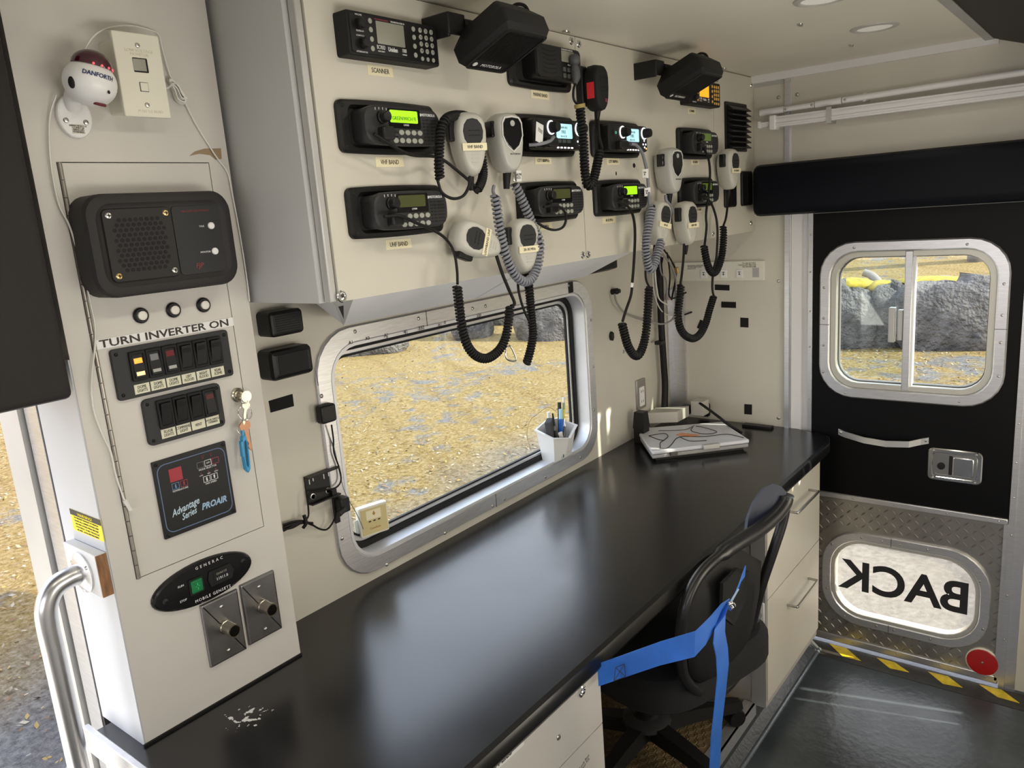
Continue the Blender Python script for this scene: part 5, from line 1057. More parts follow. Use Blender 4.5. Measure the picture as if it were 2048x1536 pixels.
obj('camera_lead', MB().tube(cr([aty(672, 1020, -.03), aty(668, 1040, -.02), aty(655, 1058, -.016), aty(640, 1058, -.016), aty(622, 1048, -.016)], 6), .0020, 6), RUBB, t, world=True)
cb = thing('tied_cable_bundle', 'bundle of short black cables tied together left of the window', 'cable', aty(595, 1052, -.015))
for k in range(5): obj('cable_strand', MB().tube(cr([aty(566, 1062-k*3, -.008-.003*(k % 3)), aty(585, 1052-k*2+(k % 2)*5, -.016), aty(605, 1046-k, -.018), aty(625, 1046+k, -.012)], 5), .0026, 6), RUBB, cb, world=True)
obj('cable_tie', MB().tube(cr([aty(608, 1030, -.02), aty(612, 1046, -.024), aty(606, 1056, -.02)], 4), .004, 6), RUBB, cb, world=True)
# room thermometer on the pane
t = thing('room_thermometer', 'cream indoor thermometer stuck on the window pane in the lower left corner', 'thermometer', (.838, .045, .8745)); P = aty(750, 1038, .03); t.location = (P.x, .045, P.z); t.rotation_euler = (0, 0, -.25)
b = obj('thermometer_case', MB().prism(rr(.074, .072, .004, 2), -.018, 0, .002), BEIGE, t); f = obj('thermometer_face', MB().box(-.033, .033, -.0188, -.0178, -.031, .031), mat('tan_face', (.60, .50, .24), .5), b)
obj('face_window', MB().box(-.020, .018, -.0194, -.0186, .004, .026), CREAM, f); obj('flame_mark', MB().prism([(0, .012), (.004, .016), (0, .024), (-.004, .016)], -.0198, -.0192), mat('rust_print', (.45, .22, .05), .5), f)
for k in range(3): obj('mark', MB().box(-.015+k*.012, -.009+k*.012, -.0196, -.0190, -.002, .001), INK, f)
text('Comfort', .008, mat('rust_print', (.45,)*3), f, .0, -.0192, -.018); obj('back_card', MB().box(-.046, -.030, -.008, -.006, -.028, .008), WHITE, t)
# pen caddy on the window sill
sz = .8255
A_ = aty(1080, 922, -.004); cd = thing('pen_caddy', 'white plastic pen holder with a pointed rim on the window sill', 'pen holder', (1.60, .012, sz))
P = [aty(*q, -.006) for q in ((1082, 922), (1152, 893))]; cxm = (P[0].x+P[1].x)/2+.012; cd.location = (cxm, .012, .8245); wb_ = .060
top = [(-.060, -.036, .080), (.0, -.050, .066), (.060, -.036, .088), (.056, .028, .105), (.0, .030, .112), (-.058, .028, .098)]
bot = [(-.046, -.024, 0), (.0, -.030, 0), (.046, -.024, 0), (.044, .022, 0), (0, .024, 0), (-.044, .022, 0)]
ti = [(x*.94, y*.93, z) for x, y, z in top]; bi = [(x*.92, y*.9, .004) for x, y, z in bot]
cdm = MB().loft([bot, top, ti, bi], True, True)
obj('caddy_cup', cdm, WHITE, cd); obj('caddy_rim', MB().loft([[(x*1.10, y*1.10, z-.001) for x, y, z in top], [(x*1.10, y*1.10, z+.001) for x, y, z in top], [(x*.95, y*.95, z+.001) for x, y, z in top], [(x*.95, y*.95, z-.001) for x, y, z in top]], False, False), WHITE, cd)
obj('caddy_foot_tab', MB().box(-.018, .022, -.033, -.028, .004, .016), mat('clear_tab', (.6, .62, .62), .15), cd)
def pen(name, dx, dy, zt, lean, r, parts, lab):
    base = Vector((cd.location.x+dx, cd.location.y+dy, cd.location.z+.006)); d = Vector((lean[0], lean[1]*.5, 1)).normalized(); L = zt*1.12
    t = thing(name, lab, 'pen', base); z = 0
    for nm, fr, m_, rr_ in parts: obj(nm, MB().tube([d*(L*z), d*(L*(z+fr))], [r*rr_[0], r*rr_[1]], 8), m_, t); z += fr
    return t
pen('pen', -.022, -.020, .125, (-.02, .1), .0048, [('pen_barrel', .62, BLACK, (1, 1)), ('pen_grip_band', .1, mat('grey_print', (.16,)*3), (1.05, 1.05)), ('pen_top', .28, BLACK, (1, .5))], 'black ballpoint pen leaning left in the pen holder')
pen('pen', -.012, -.030, .105, (.28, .05), .0042, [('pen_barrel', .8, mat('dark_glossy_pen', (.05, .045, .05), .2), (1, 1)), ('pen_tip', .2, CHROME, (1, .5))], 'dark pen with a silver tip crossing the front of the pen holder')
pen('pen', .000, .012, .120, (-.02, .1), .0058, [('pen_barrel', .6, BLUEP, (1, 1)), ('pen_cap', .4, WHITE, (1.05, .9))], 'white-capped blue pen in the middle of the pen holder')
pen('marker', .022, -.006, .122, (.12, .1), .0078, [('marker_barrel', .78, mat('marker_blue', (.01, .12, .50), .35), (1, 1)), ('marker_cap', .22, mat('marker_pale_blue', (.40, .66, .80), .4), (.85, .8))], 'thick blue highlighter with pale blue cap in the pen holder')
pen('marker', .030, .006, .138, (.14, .1), .0058, [('marker_barrel', .6, BLACK, (1, 1)), ('marker_cap', .4, BLACK, (1.08, .95))], 'black felt marker beside the blue highlighter')
pen('pencil', .036, .002, .150, (.22, .1), .0040, [('pencil_shaft', .78, YELLOW, (1, 1)), ('ferrule', .12, mat('green_ferrule', (.25, .32, .2), .4, .6), (1, 1)), ('pencil_rubber', .1, mat('pale_eraser', (.75, .72, .66), .6), (1, 1))], 'yellow pencil with eraser at the right of the pen holder')
er = obj('board_eraser', MB().box(-.018, .018, -.011, .011, -.05, .05), mat('charcoal_felt', (.06, .06, .065), .95, bump=.6, bscale=300), bev=.004); er.location = cd.location+Vector((-.030, -.004, .078)); er.rotation_euler = (0, -.18, .4); tag(er, 'dark grey felt block eraser standing in the pen holder', 'eraser')
tp_ = obj('tape_roll', MB().lathe([(.012, -.006), (.012, .006), (.008, .006), (.008, -.006)], (0, 0, 0), (.5, -.8, .3), 18), mat('pale_eraser', (.75,)*3)); tp_.location = cd.location+Vector((.006, -.018, .068)); tag(tp_, 'small pale roll among the pens in the holder', 'tape roll')
tag(obj('wire_hoop', MB().tube(cr([aty(1062, 905-4, .0), aty(1054, 870, .0), aty(1060, 842, .0), aty(1075, 828, .012), aty(1095, 815, .02), aty(1112, 822, .02)], 6), .0007, 5), mat('brown_wire', (.30, .18, .08), .5)), 'thin brown wire hoop behind the pen holder', 'wire')
# ------------------------------------------------------------ right end of the window wall and rear corner
ou = thing('power_outlet', 'steel outlet plate with white double socket by the rear corner', 'outlet', (2.097, 0, .907)); b = obj('outlet_plate', MB().prism(rr(.062, .106, .003, 2), -.008, 0, .002), mat('dull_steel', (.42, .41, .38), .35, .8), ou)
s = obj('socket', MB().prism(rr(.034, .068, .003, 2, 0, -.008), -.010, -.007), WHITE, b)
for zz in (.010, -.026):
    for xx in (-.006, .006): obj('socket_slot', MB().box(xx-.0012, xx+.0012, -.0106, -.0098, zz-.004, zz+.004), INK, s)
bx = thing('coax_lead', 'grey coaxial lead from a black fitting on the wall towards the rear corner', 'cable', aty(1229, 583, -.01)); obj('black_fitting', MB().lathe([(.010, -.01), (.010, .012), (.007, .016), (.007, .02), (0, .02)], (0, 0, 0), (0, -1, .1), 14), BLACK, bx)
obj('lead', MB().tube(cr([aty(1229, 588, -.02), aty(1234, 606, -.025), aty(1250, 625, -.03), aty(1275, 636, -.03), aty(1300, 643, -.035), aty(1325, 648, -.04), aty(1345, 638, -.045), aty(1351, 615, -.05), aty(1350, 570, -.05)], 6), .0034, 6), mat('grey_coax', (.30, .29, .27), .5), bx, world=True)
p = aty(1221, 672, 0); o = obj('knurled_stop', MB().prism([(-.010, 0), (-.006, -.012), (.003, -.016), (.010, -.006), (.009, .010), (0, .015), (-.007, .010)], -.010, 0, .003), BLACK); o.location = p; tag(o, 'small irregular black stop on the wall right of the window', 'stop')
for px, py in ((1247, 703), (1207, 556), (1192, 636), (1204, 634), (1192, 654), (1205, 652), (1205, 690)):
    p = aty(px, py, 0)
    if px == 1247: o = obj('wall_screw', MB().lathe([(.006, 0), (.005, .002), (0, .0025)], (0, 0, 0), (0, -1, 0), 12), SCREWM); o.location = p; tag(o, 'single steel screw low on the wall under the first coiled cord loop', 'screw')
cn = thing('corner_conduit', 'aluminium corner channel with a black conduit in the rear corner above the counter', 'conduit', (XR-.03, -.03, .76))
obj('channel', MB().box(XR-.012, XR-.001, -.052, -.004, .76, 1.245).box(XR-.05, XR-.012, -.006, -.001, .76, 1.245), ALU, cn, world=True)
obj('black_conduit', MB().tube(cr([aty(1316, 512, -.03), aty(1320, 560, -.03), aty(1322, 640, -.03), aty(1327, 720, -.03), aty(1330, 770, -.03), aty(1329, 815, -.035)], 5), .012, 10), RUBB, cn, world=True)
obj('conduit_clip', MB().box(-.026, .012, -.012, .012, -.006, .006), BLACK, cn, tuple(aty(1322, 684, -.03)-cn.location))
obj('pink_fitting', MB().tube([aty(1335, 588, -.035), aty(1335, 600, -.035)], [.008, .014], 10), mat('frosted_pink', (.62, .45, .42), .4), cn, world=True)
wb2 = thing('loose_wiring', 'tangle of grey and black wires hanging behind the microphones in the rear corner', 'wiring', aty(1330, 540, -.06))
for k, (pts, m_, r_) in enumerate((([(1312, 505), (1310, 540), (1314, 580), (1320, 600), (1340, 612)], WCABLE, .0026), ([(1322, 505), (1335, 520), (1346, 540), (1352, 560), (1352, 600), (1348, 640)], mat('grey_coax', (.3,)*3), .0036), ([(1328, 500), (1342, 520), (1352, 548), (1343, 600)], RUBB, .0032), ([(1308, 510), (1306, 560), (1312, 600), (1330, 628), (1360, 630), (1372, 628)], WCABLE, .0022), ([(1318, 508), (1322, 545), (1332, 560), (1334, 600)], GREYCORD, .0026), ([(1334, 505), (1340, 550), (1338, 590), (1350, 596), (1372, 585)], RUBB, .003), ([(1325, 515), (1318, 560), (1324, 610)], RUBB, .004))): obj('wire', MB().tube(cr([aty(x, y, -.075+.012*(k % 4)) for x, y in pts], 6), r_, 6), m_, wb2, world=True)
obj('black_lead_end', MB().tube([aty(1370, 629, -.07), aty(1392, 621, -.08)], .0035, 6), RUBB, wb2, world=True); obj('brass_connector', MB().tube([aty(1353, 535, -.06), aty(1355, 546, -.06)], .007, 8), BRASS, wb2, world=True)
# outlet strip on the rear panel
sp = thing('outlet_strip', 'cream strip with three push switches and printed phone numbers on the rear panel', 'switch strip', (XR, -.185, 1.307), REAR)
b = obj('strip_body', MB().prism(rr(.330, .068, .003, 2), -.012, 0, .002), mat('ivory', (.74, .72, .62), .4), sp)
for k, xx in enumerate((-.052, .022, .080)):
    s = obj('push_switch', MB().prism(rr(.024, .030, .001, 1, xx, -.009), -.016, -.011, .002), WHITE, b); obj('switch_mark', MB().box(xx-.004, xx+.004, -.0166, -.0158, -.012, -.010).box(xx-.001, xx+.001, -.0166, -.0158, -.014, -.004).box(xx-.005, xx+.005, -.0166, -.0158, -.004, -.002), INK, s)
obj('grey_window', MB().box(.125, .148, -.0126, -.0118, -.022, .010), mat('grey_patch', (.42, .42, .42), .5), b)
text('Tel. 203-637-4351\nToll Free 877-984-1518\nFax 203-698-3188', .0072, INK, b, .137, -.0123, .020, align='RIGHT', wx=.9); text('SUNTRONICS INDUSTRIES, INC.\n270 WEST MAIN STREET\nserial no. 0714', .0062, INK, b, -.115, -.0123, .016, align='LEFT', wx=.85)
p = atx(1409, 818, XR); so = thing('black_socket', 'round black socket with plug on the rear panel behind the laptop', 'socket', p, REAR); obj('socket_plate', MB().prism(rr(.046, .056, .012, 4), -.008, 0, .003), BLACK, so); obj('plug_body', MB().tube([(-.005, -.004, .010), (-.018, -.03, .016)], .012, 10), BLACK, so)
# laptop on its dock
lp = thing('laptop_computer', 'closed rugged silver-white laptop lying on the counter near the rear corner', 'laptop', (2.06, -.165, ZC)); 
LA = [atz(*q, ZC+.036) for q in ((1303, 903), (1499, 879), (1444, 843), (1272, 857))]     # lid corners: near-left, near-right, far-right, far-left
cx = sum((p.x for p in LA))/4; cy = sum((p.y for p in LA))/4; lp.location = (cx, cy, ZC)
SIL = mat('silver_white_lid', (.66, .67, .70), .3, .15, var=.04)
def quad(z0, z1, s=1): return [[(cx+(p.x-cx)*s, cy+(p.y-cy)*s, z) for p in LA] for z in (z0, z1)]
obj('laptop_base', MB().loft(quad(ZC+.010, ZC+.022, .985)), mat('laptop_grey', (.34, .34, .33), .5), lp, world=True, bev=.003)
ld = obj('laptop_lid', MB().loft(quad(ZC+.023, ZC+.036)), SIL, lp, world=True, bev=.004)
def onlid(u, v): a = LA[0].lerp(LA[1], u); b = LA[3].lerp(LA[2], u); return a.lerp(b, v)+Vector((0, 0, .0006))
def lidline(uv, r=.0016, m_=INK): obj('lid_groove', MB().tube(cr([onlid(*p) for p in uv], 4), r, 5), m_, ld, world=True)
lidline([(.10, .06), (.17, .05), (.24, .18), (.38, .44), (.62, .34), (.86, .34), (.97, .10)]); lidline([(.10, .06), (.14, .28), (.19, .36), (.27, .52), (.25, .66), (.08, .62)]); lidline([(.08, .62), (.15, .42), (.20, .36)]); lidline([(.62, .84), (.56, .66), (.63, .48), (.73, .44), (.80, .52), (.72, .78), (.66, .86)]); lidline([(.22, .80), (.50, .74), (.66, .92)], .001); lidline([(.38, .44), (.44, .22), (.60, .16)])
obj('orange_emblem', MB().loft([[onlid(*p) for p in ((.40, .58), (.56, .40), (.50, .38), (.36, .54))], [onlid(*p)+Vector((0, 0, .0004)) for p in ((.40, .58), (.56, .40), (.50, .38), (.36, .54))]]).loft([[onlid(*p) for p in ((.43, .62), (.60, .44), (.575, .42), (.415, .60))], [onlid(*p)+Vector((0, 0, .0004)) for p in ((.43, .62), (.60, .44), (.575, .42), (.415, .60))]]), mat('orange_print', (.75, .24, .06), .5), ld, world=True)
q = onlid(.60, -.015); obj('lid_latch', MB().box(-.028, .028, -.006, .010, -.014, .0015).xf(Matrix.Translation(q) @ Matrix.Rotation(math.atan2((LA[1]-LA[0]).y, (LA[1]-LA[0]).x), 4, 'Z')), ALUD, ld, world=True, bev=.002)
q = onlid(.22, -.012); obj('front_port', MB().box(-.012, .012, -.003, .006, -.022, -.010).xf(Matrix.Translation(q) @ Matrix.Rotation(math.atan2((LA[1]-LA[0]).y, (LA[1]-LA[0]).x), 4, 'Z')), INK, ld, world=True)
dk = thing('laptop_dock', 'black cradle under the laptop', 'dock', (cx, cy, ZC)); obj('dock_tray', MB().loft(quad(ZC+.0005, ZC+.0095, .90)), BLACK, dk, world=True)
bx2 = thing('equipment_box', 'grey-white flat equipment box with connectors behind the laptop', 'equipment box', atz(1350, 840, ZC)); bx2.location = (2.26, -.10, ZC)
PB_ = [atz(*q, ZC+.075) for q in ((1292, 827), (1355, 824), (1378, 812), (1300, 815))]; PB_[2] = Vector((min(PB_[2].x, 2.34), PB_[2].y, PB_[2].z)); PB_[3] = Vector((min(PB_[3].x, 2.34), min(PB_[3].y, -.012), PB_[3].z)); PB_[0] = Vector((PB_[0].x, min(PB_[0].y, -.012), PB_[0].z))
obj('box_case', MB().loft([[(p.x, p.y, ZC+.037) for p in PB_], [(p.x, p.y, ZC+.076) for p in PB_]]), mat('box_grey', (.55, .53, .47), .5), bx2, world=True, bev=.002)
b0 = atx(1398, 835, 2.28); obj('box_block', MB().box(b0.x-.012, b0.x+.04, b0.y-.022, b0.y+.026, ZC+.037, ZC+.090), mat('box_grey', (.55,)*3), bx2, world=True, bev=.002)
b1 = atx(1374, 838, 2.28); obj('box_connector', MB().box(b1.x-.02, b1.x+.02, b1.y-.012, b1.y+.018, ZC+.037, ZC+.068), DARKP, bx2, world=True)
for k in range(3): obj('ribbon_wire', MB().tube([b1+Vector((-.01, .02+k*.008, 0)), b1+Vector((.01, .06+k*.008, -.004))], .003, 6), WCABLE, bx2, world=True)
sb = thing('black_end_block', 'upright black block at the left rear corner of the laptop', 'block', atz(1282, 858, ZC)); q = atz(1283, 850, ZC+.06); q.y = min(q.y, -.03); sb.location = (q.x, q.y, ZC); obj('block_body', MB().loft([[(x, y, .052) for x, y in ((-.022, -.020), (.022, -.020), (.022, .022), (-.022, .022))], [(x*.8, y*.8, .108) for x, y in ((-.022, -.020), (.022, -.020), (.022, .022), (-.022, .022))]]), BLACK, sb); obj('block_foot', MB().box(-.02, .02, -.018, .02, .0005, .052), BLACK, sb)
tag(obj('black_power_cable', MB().tube(cr([atx(1380, 815, XR-.06), atx(1395, 805, XR-.09), atx(1412, 815, XR-.12), atz(1435, 832, ZC+.07), atz(1458, 850, ZC+.04), atz(1484, 866, ZC+.012)], 6), .0048, 8), RUBB), 'thick black cable arching over the laptop to the counter', 'cable')
fo = atz(1520, 856, ZC+.004); o = obj('flat_black_pad', MB().prism(rr(.105, .030, .003, 2), -.004, .004, .001).xf(Matrix.Rotation(-math.pi/2, 4, 'X')), BLACK); o.location = (2.330, -.335, ZC+.0045); o.rotation_euler = (0, 0, math.pi/2-.02); tag(o, 'thin flat black bar lying on the counter along the rear panel', 'bar')
# ------------------------------------------------------------ office chair with blue strap
CH = thing('office_chair', 'black office chair pushed under the counter', 'chair', (1.415, -.36, .0745), -.26)
TH = -.26
def legm(a):
    c, s = math.cos(a), math.sin(a); R = []
    for d, w, z0, z1 in ((.03, .030, .060, .100), (.15, .026, .058, .092), (.27, .022, .050, .078), (.295, .016, .052, .072)): R.append([(d*c+k*w*-s, d*s+k*w*c, z) for k, z in ((-1, z0), (1, z0), (.7, z1), (-.7, z1))])
    return MB().loft(R)
for k in range(5): 
    a = math.radians(-84+72*k-9); l = obj('base_leg', legm(a), BLACK, CH); obj('caster', MB().lathe([(.024, -.022), (.027, -.012), (.027, .012), (.024, .022)], (.275*math.cos(a), .275*math.sin(a), .0275), (-math.sin(a), math.cos(a), 0), 14), RUBB, l)
obj('gas_lift', MB().lathe([(.05, .055), (.048, .10), (.040, .108), (.030, .115), (.028, .21), (.021, .215), (.021, .285)], (0, 0, 0), (0, 0, 1), 20), BLACK, CH); obj('lift_shroud', MB().lathe([(.068, .088), (.066, .10), (.055, .106), (.040, .11)], (0, 0, 0), (0, 0, 1), 24), DARKP, CH)
obj('seat_mechanism', MB().box(-.07, .07, -.12, .10, .27, .302), BLACK, CH, bev=.008)
se = MB(); R = [[(x, y-.045, z) for x, y in rr(.49-2*k, .49-2*k, .14-k, 6)] for z, k in ((.300, .07), (.310, .03), (.335, .0), (.385, .0), (.405, .02), (.41, .06))]; obj('seat', se.loft(R), mat('black_fabric', (.008, .008, .009), .9, bump=.4, bscale=900), CH)
# backrest: bent loop frame with lower shell and curled wing
wp = lambda L: [aty(x, y, Y) for x, y, Y in L]
SAT = mat('satin_black_plastic', (.012, .012, .013), .35)
loop = wp(((1573, 992, -.702), (1568, 1008, -.700), (1550, 1032, -.692), (1520, 1058, -.678), (1485, 1080, -.663), (1446, 1106, -.647), (1406, 1142, -.636), (1380, 1184, -.628), (1366, 1232, -.622), (1361, 1292, -.612), (1372, 1360, -.600), (1425, 1392, -.605), (1480, 1340, -.618), (1503, 1250, -.630), (1522, 1175, -.655), (1547, 1100, -.680), (1566, 1040, -.696)))
lr = cr(loop+[loop[0]], 5)[:-1]; nr = len(lr)
obj('back_frame', MB().tube(lr, [.0180 if i/nr < .30 else .0125 for i in range(nr)], 12, closed=True), SAT, CH, world=True)
sh_ = wp(((1378, 1186, -.622), (1410, 1146, -.630), (1446, 1112, -.640), (1478, 1098, -.650), (1500, 1112, -.655), (1518, 1122, -.660), (1515, 1180, -.650), (1502, 1250, -.630), (1480, 1335, -.618), (1425, 1385, -.605), (1376, 1352, -.600), (1366, 1285, -.610)))
dn = Vector((-.10, -1, .12)).normalized()
c0 = sum(sh_, Vector())/len(sh_)
obj('lower_shell', MB().loft([[p-dn*.010 for p in sh_], [p+dn*.006 for p in sh_], [c0.lerp(p, .86)+dn*.016 for p in sh_], [c0.lerp(p, .6)+dn*.022 for p in sh_]]), BLACKM, CH, world=True, ang=60)
rc = wp(((1440, 1165, -.665), (1470, 1135, -.672), (1492, 1140, -.678), (1485, 1200, -.672), (1462, 1250, -.662), (1438, 1230, -.660))); c1 = sum(rc, Vector())/6
obj('shell_recess', MB().loft([[p+dn*.0 for p in rc], [p+dn*.008 for p in rc], [c1.lerp(p, .85)+dn*.003 for p in rc]]), VOID, CH, world=True)
wg = wp(((1574, 985, -.700), (1562, 972, -.690), (1545, 967, -.676), (1528, 976, -.662), (1508, 1006, -.648), (1497, 1036, -.640), (1493, 1066, -.648), (1516, 1054, -.668), (1545, 1028, -.684), (1566, 1004, -.696)))
obj('back_wing', MB().loft([[p for p in wg], [p+Vector((.006, .010, -.006)) for p in wg]]), mat('navy_black_mesh', (.012, .020, .042), .45, spec=.6, bump=.3, bscale=1200), CH, world=True)
obj('recline_arm', MB().tube(cr(wp(((1512, 1228, -.63), (1495, 1255, -.60), (1480, 1300, -.56), (1440, 1310, -.50))), 4), .016, 10), mat('grey_metal_arm', (.25, .25, .26), .35, .6), CH, world=True)
obj('back_spine', MB().loft([[(-.035, -.24, .46), (.035, -.24, .46), (.035, -.20, .46), (-.035, -.20, .46)], [(-.035, -.22, .37), (.035, -.22, .37), (.035, -.16, .37), (-.035, -.16, .37)], [(-.03, -.10, .335), (.03, -.10, .335), (.03, -.08, .365), (-.03, -.08, .365)]]), BLACK, CH)
sp_ = thing('blue_strap', 'bright blue webbing strap looped around the office chair back', 'strap', aty(1440, 1300, -.80))
def rb(name, pts, wid, nm='strap_run'):
    return obj(nm, MB().ribbon(pts, wid, .0018), BLUES, sp_, world=True)
q = lambda x, y, Y: aty(x, y, Y)
Yb = -.80
rb('a', [(q(1196, 1350, -.60), (0, 0, 1)), (q(1240, 1335, -.63), (0, 0, 1)), (q(1320, 1307, -.71), (.05, 0, 1)), (q(1390, 1288, -.79), (.1, 0, 1)), (q(1415, 1262, Yb), (.5, 0, 1)), (q(1436, 1232, Yb), (.75, 0, .7)), (q(1450, 1214, Yb+.02), (1, 0, .3))], .046)
rb('b', [(q(1450, 1214, Yb+.01), (1, 0, .0)), (q(1440, 1245, Yb-.005), (1, 0, .1)), (q(1438, 1275, Yb-.01), (1, 0, -.05)), (q(1444, 1305, Yb-.01), (1, 0, -.12)), (q(1446, 1340, Yb-.01), (1, 0, 0)), (q(1440, 1400, Yb), (1, 0, .05)), (q(1433, 1460, Yb+.01), (1, 0, .05)), (q(1428, 1560, Yb+.03), (1, 0, 0))], .048)
rb('c', [(q(1458, 1207, Yb+.025), (1, 0, .2)), (q(1472, 1185, Yb+.03), (1, 0, .3)), (q(1482, 1160, Yb+.035), (1, 0, .4)), (q(1490, 1142, Yb+.04), (.3, 0, 1))], .022, 'strap_end')
obj('buckle', MB().tube(cr([q(1455, 1212, Yb+.01), q(1462, 1206, Yb+.005), q(1468, 1212, Yb+.01), q(1460, 1218, Yb+.012)], 4), .004, 6), CHROME, sp_, world=True); obj('stitched_end', MB().ribbon([(q(1461, 1205, Yb+.015), (1, 0, .3)), (q(1472, 1187, Yb+.02), (1, 0, .3))], .026, .003), mat('pale_webbing', (.35, .48, .62), .6), sp_, world=True)
s0 = [q(1228, 1362, -.634), q(1251, 1353, -.647), q(1249, 1328, -.643), q(1231, 1335, -.632)]
for a, b in ((0, 1), (1, 2), (2, 3), (3, 0), (0, 2), (1, 3)): obj('stitch', MB().tube([s0[a], s0[b]], .0006, 4), INK, sp_, world=True)
# ------------------------------------------------------------ outdoors
ZG = -.55
def groundmat():
    m = bpy.data.materials.new('leaf_littered_ground'); m.use_nodes = True; n = m.node_tree.nodes; l = m.node_tree.links; b = n['Principled BSDF']; b.inputs['Roughness'].default_value = .9
    b.inputs['Specular IOR Level'].default_value = .1
    t = n.new('ShaderNodeNewGeometry')
    def noise(s, d=6, r=.65):
        x = n.new('ShaderNodeTexNoise'); x.inputs['Scale'].default_value = s; x.inputs['Detail'].default_value = d; x.inputs['Roughness'].default_value = r; l.new(t.outputs['Position'], x.inputs[0]); return x
    big = noise(.55, 3); fine = noise(26, 10, .85); mid = noise(4, 5)
    r1 = n.new('ShaderNodeValToRGB'); l.new(fine.outputs['Fac'], r1.inputs[0]); e = r1.color_ramp.elements
    e[0].position = .34; e[0].color = (0.056, 0.034, 0.012, 1); e[1].position = .64; e[1].color = (0.360, 0.298, 0.180, 1); e.new(.48).color = (0.223, 0.152, 0.050, 1)
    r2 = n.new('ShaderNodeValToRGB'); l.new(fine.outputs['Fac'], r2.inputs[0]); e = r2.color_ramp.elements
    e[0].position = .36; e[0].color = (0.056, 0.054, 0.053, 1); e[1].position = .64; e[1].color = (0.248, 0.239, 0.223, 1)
    ad = n.new('ShaderNodeMath'); l.new(big.outputs['Fac'], ad.inputs[0]); l.new(mid.outputs['Fac'], ad.inputs[1])
    rm = n.new('ShaderNodeMapRange'); rm.inputs['From Min'].default_value = 1.10; rm.inputs['From Max'].default_value = 1.25; l.new(ad.outputs[0], rm.inputs[0])
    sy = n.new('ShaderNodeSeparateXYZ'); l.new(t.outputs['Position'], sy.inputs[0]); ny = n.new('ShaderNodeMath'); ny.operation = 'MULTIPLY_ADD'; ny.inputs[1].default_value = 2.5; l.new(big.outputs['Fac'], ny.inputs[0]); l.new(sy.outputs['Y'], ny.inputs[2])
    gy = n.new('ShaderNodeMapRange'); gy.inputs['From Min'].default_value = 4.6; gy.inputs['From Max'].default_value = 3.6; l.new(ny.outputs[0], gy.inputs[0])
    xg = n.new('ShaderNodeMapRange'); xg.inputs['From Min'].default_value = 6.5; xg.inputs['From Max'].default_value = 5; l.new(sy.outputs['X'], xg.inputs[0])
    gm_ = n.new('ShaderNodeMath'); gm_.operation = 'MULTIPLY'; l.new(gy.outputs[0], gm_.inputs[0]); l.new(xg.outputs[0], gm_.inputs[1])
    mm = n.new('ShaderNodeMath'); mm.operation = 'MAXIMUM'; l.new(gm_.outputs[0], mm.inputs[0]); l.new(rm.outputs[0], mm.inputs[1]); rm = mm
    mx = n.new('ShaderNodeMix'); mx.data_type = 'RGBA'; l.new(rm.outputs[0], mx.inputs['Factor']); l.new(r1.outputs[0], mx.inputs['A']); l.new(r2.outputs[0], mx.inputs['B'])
    # tyre tracks
    mp = n.new('ShaderNodeMapping'); mp.inputs['Rotation'].default_value = (0, 0, .5); l.new(t.outputs['Position'], mp.inputs[0])
    wv = n.new('ShaderNodeTexWave'); wv.inputs['Scale'].default_value = .35; wv.inputs['Distortion'].default_value = 2; wv.inputs['Detail'].default_value = 2; l.new(mp.outputs[0], wv.inputs[0])
    rw = n.new('ShaderNodeMapRange'); rw.inputs['From Min'].default_value = .90; rw.inputs['From Max'].default_value = 1.0; rw.inputs['To Max'].default_value = .22; l.new(wv.outputs['Fac'], rw.inputs[0])
    m2 = n.new('ShaderNodeMix'); m2.data_type = 'RGBA'; m2.blend_type = 'MULTIPLY'; l.new(rw.outputs[0], m2.inputs['Factor']); l.new(mx.outputs['Result'], m2.inputs['A']); m2.inputs['B'].default_value = (.45, .36, .28, 1)
    l.new(m2.outputs['Result'], b.inputs['Base Color'])
    bp = n.new('ShaderNodeBump'); bp.inputs['Strength'].default_value = .9; bp.inputs['Distance'].default_value = .03; l.new(fine.outputs['Fac'], bp.inputs['Height']); l.new(bp.outputs[0], b.inputs['Normal'])
    return m
gm = MB(); N = 60; x0, x1, y0, y1 = -20, 45, -25, 45
def gh(x, y):
    d = max(0, y-13); e = max(0, x-15)
    return ZG+.10*d+.12*e+.05*math.sin(x*.9+y*.4)*min(1, max(0, (abs(y)-2)/4))
gv = [(x0+(x1-x0)*i/N, y0+(y1-y0)*j/N) for j in range(N+1) for i in range(N+1)]
gm.add([(x, y, gh(x, y)) for x, y in gv], [(j*(N+1)+i, j*(N+1)+i+1, (j+1)*(N+1)+i+1, (j+1)*(N+1)+i) for j in range(N) for i in range(N)])
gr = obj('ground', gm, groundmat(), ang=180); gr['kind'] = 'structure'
STONE = mat('grey_boulder', (0.084, 0.077, 0.073), .9, var=.55, vscale=5, bump=1.0, bscale=18)
STONE.node_tree.nodes['Bump'].inputs['Distance'].default_value = .08
MOSS = mat('yellow_moss', (0.236, 0.180, 0.012), .9, var=.4, vscale=12, bump=.9, bscale=30)
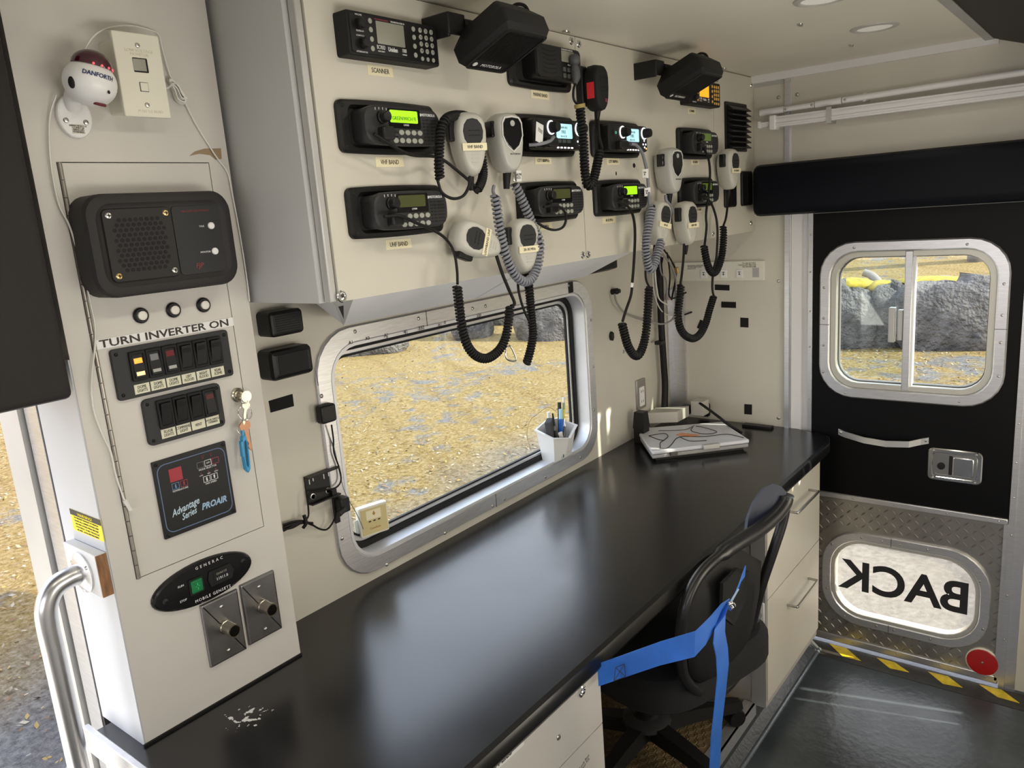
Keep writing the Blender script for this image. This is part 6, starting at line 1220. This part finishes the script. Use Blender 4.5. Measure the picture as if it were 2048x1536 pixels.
def boulder(px, py, w, h, d, lab, seed, dist=None):
    p = atz(px, py, ZG); rnd = random.Random(seed); mb = MB(); nu, nv = 30, 20
    fr = [(rnd.uniform(1, 3), rnd.uniform(0, 6), rnd.uniform(1, 3), rnd.uniform(0, 6)) for _ in range(5)]
    R = []
    for j in range(nv+1):
        a = math.pi*j/nv; ring = []
        for i in range(nu):
            b = 2*math.pi*i/nu; k = 1+sum(.07*math.sin(round(f[0])*b+f[1])*math.sin(f[2]*a+f[3]) for f in fr)+.035*math.sin(5*b+7*a+seed)+.02*math.sin(9*b-11*a+seed)+rnd.uniform(-.012, .012)
            cs = lambda v: math.copysign(abs(v)**.7, v)
            ring.append((cs(math.cos(b))*math.sin(a)**.8*w/2*k, cs(math.sin(b))*math.sin(a)**.8*d/2*k, -cs(math.cos(a))*h*.62*k))
        R.append(ring)
    mb.loft(R)
    o = obj('boulder', mb, STONE, ang=40); o.location = (p.x, p.y, gh(p.x, p.y)+h*.36); o.rotation_euler = (0, 0, rnd.uniform(-.3, .3)+math.atan2(p.y-CAM.y, p.x-CAM.x)+math.pi/2)
    return tag(o, lab, 'boulder', 'boulders around the yard')
boulder(735, 700, 1.5, .42, .8, 'pale boulder seen at the left end of the big window', 1)
boulder(835, 672, .55, .30, .4, 'small grey boulder second from left through the big window', 2)
boulder(945, 672, .75, .62, .6, 'upright grey boulder in the middle of the big window', 3)
boulder(1005, 650, .9, .62, .6, 'brownish boulder behind the black coiled cords in the big window', 4)
boulder(1095, 672, 1.0, 1.0, .8, 'large pale boulder at the right end of the big window', 5)
boulder(1690, 688, .85, .82, .8, 'grey boulder at the left side of the rear door window', 6)
boulder(1778, 688, .72, .80, .7, 'smooth round boulder beside the mullion of the rear door window', 7)
boulder(1912, 692, 1.55, .88, .8, 'broad grey boulder filling the right pane of the rear door window', 8)
for k, (px, py, w, h) in enumerate(((1694, 572, .75, .10), (1768, 576, .5, .09), (1865, 564, .9, .06))):
    p = atz(px, 690, ZG); d = ray(px, py); s_ = (p-CAM).length/ray(px, 690).length; q = CAM+d*s_
    mo = obj('moss_patch', MB().ball((0, 0, 0), w/2, .3, h, 14, 8), MOSS); mo.location = (q.x+.15, q.y+.05, q.z); mo.rotation_euler = (0, 0, math.atan2(d.y, d.x)+math.pi/2)
    tag(mo, ('bright yellow moss on the boulder at the rear window left', 'yellow moss above the smooth round boulder', 'thin yellow moss along the broad boulder top')[k], 'moss', 'moss on the boulders')
def stick(a, b, r, lab):
    tag(obj('fallen_branch', MB().tube(cr([a, Vector(a).lerp(Vector(b), .45)+Vector((.05, .03, .06)), b], 5), [r]*10+[r*.5], 6), mat('pale_branch', (0.174, 0.155, 0.143), .8)), lab, 'branch')
def far(px, py, k): d = ray(px, py); s_ = k/d.length; return CAM+d*s_
stick(far(1728, 545, 12.2), far(1775, 585, 12), .06, 'pale fallen branch leaning over the boulders in the rear window')
stick(far(1715, 512, 13), far(1750, 480, 13), .05, 'pale twig at the top left of the rear window')
stick(far(1860, 575, 12.0), far(1905, 555, 12.3), .03, 'thin curved twig above the broad boulder')
TR = mat('grey_bark', (0.087, 0.071, 0.056), .9, var=.3, vscale=8, stretch=(1, 1, .2))
for k, (px, dist, r_) in enumerate(((1960, 19, .16), (1785, 22, .2), (1900, 26, .2), (1700, 28, .25), (860, 24, .22), (1040, 27, .2), (720, 22, .18))):
    d = ray(px, 400); d.z = 0; d.normalize(); x, y = CAM.x+d.x*dist, CAM.y+d.y*dist; z = gh(x, y)
    tag(obj('tree_trunk', MB().tube([(x, y, z-.2), (x+.1, y, z+2.5), (x+.3, y+.1, z+7)], [r_*1.2, r_, r_*.6], 10), TR), ('slender bare trunk at the right of the rear window', 'bare trunk behind the rear window mullion', 'bare trunk behind the broad boulder', 'thick bare trunk left of the rear window', 'bare trunk far beyond the big window, left of centre', 'bare trunk far beyond the big window, right', 'bare trunk far beyond the big window, leftmost')[k], 'tree', 'bare trunks in the wood')
# fallen leaves
lf = MB(); rnd = random.Random(3)
cols = 4
for k in range(16000):
    if k % 3 == 0: x, y = rnd.uniform(5, 13), rnd.uniform(-1.5, 3)
    elif k % 3 == 1: x, y = rnd.uniform(2.5, 14), rnd.uniform(1.5, 11)
    else: x, y = rnd.uniform(.6, 5), rnd.uniform(1.2, 10)
    s_ = rnd.uniform(.008, .022); a = rnd.uniform(0, 6.3); z = gh(x, y)+rnd.uniform(.004, .02); t1, t2 = rnd.uniform(-.6, .6), rnd.uniform(-.6, .6); c, sn = math.cos(a), math.sin(a)
    lf.m = rnd.randrange(4)
    lf.add([(x+u*c-v*sn, y+u*sn+v*c, z+u*t1+v*t2) for u, v in ((s_, 0), (0, s_*.55), (-s_, 0), (0, -s_*.55))], [(0, 1, 2, 3)])
tag(obj('fallen_leaves', lf, [mat('leaf_gold', (0.205, 0.136, 0.037), .8), mat('leaf_tan', (0.167, 0.130, 0.081), .8), mat('leaf_rust', (0.118, 0.062, 0.025), .8), mat('leaf_pale', (0.236, 0.205, 0.143), .8)]), 'golden fallen leaves scattered over the ground outside', 'leaves', kind='stuff')
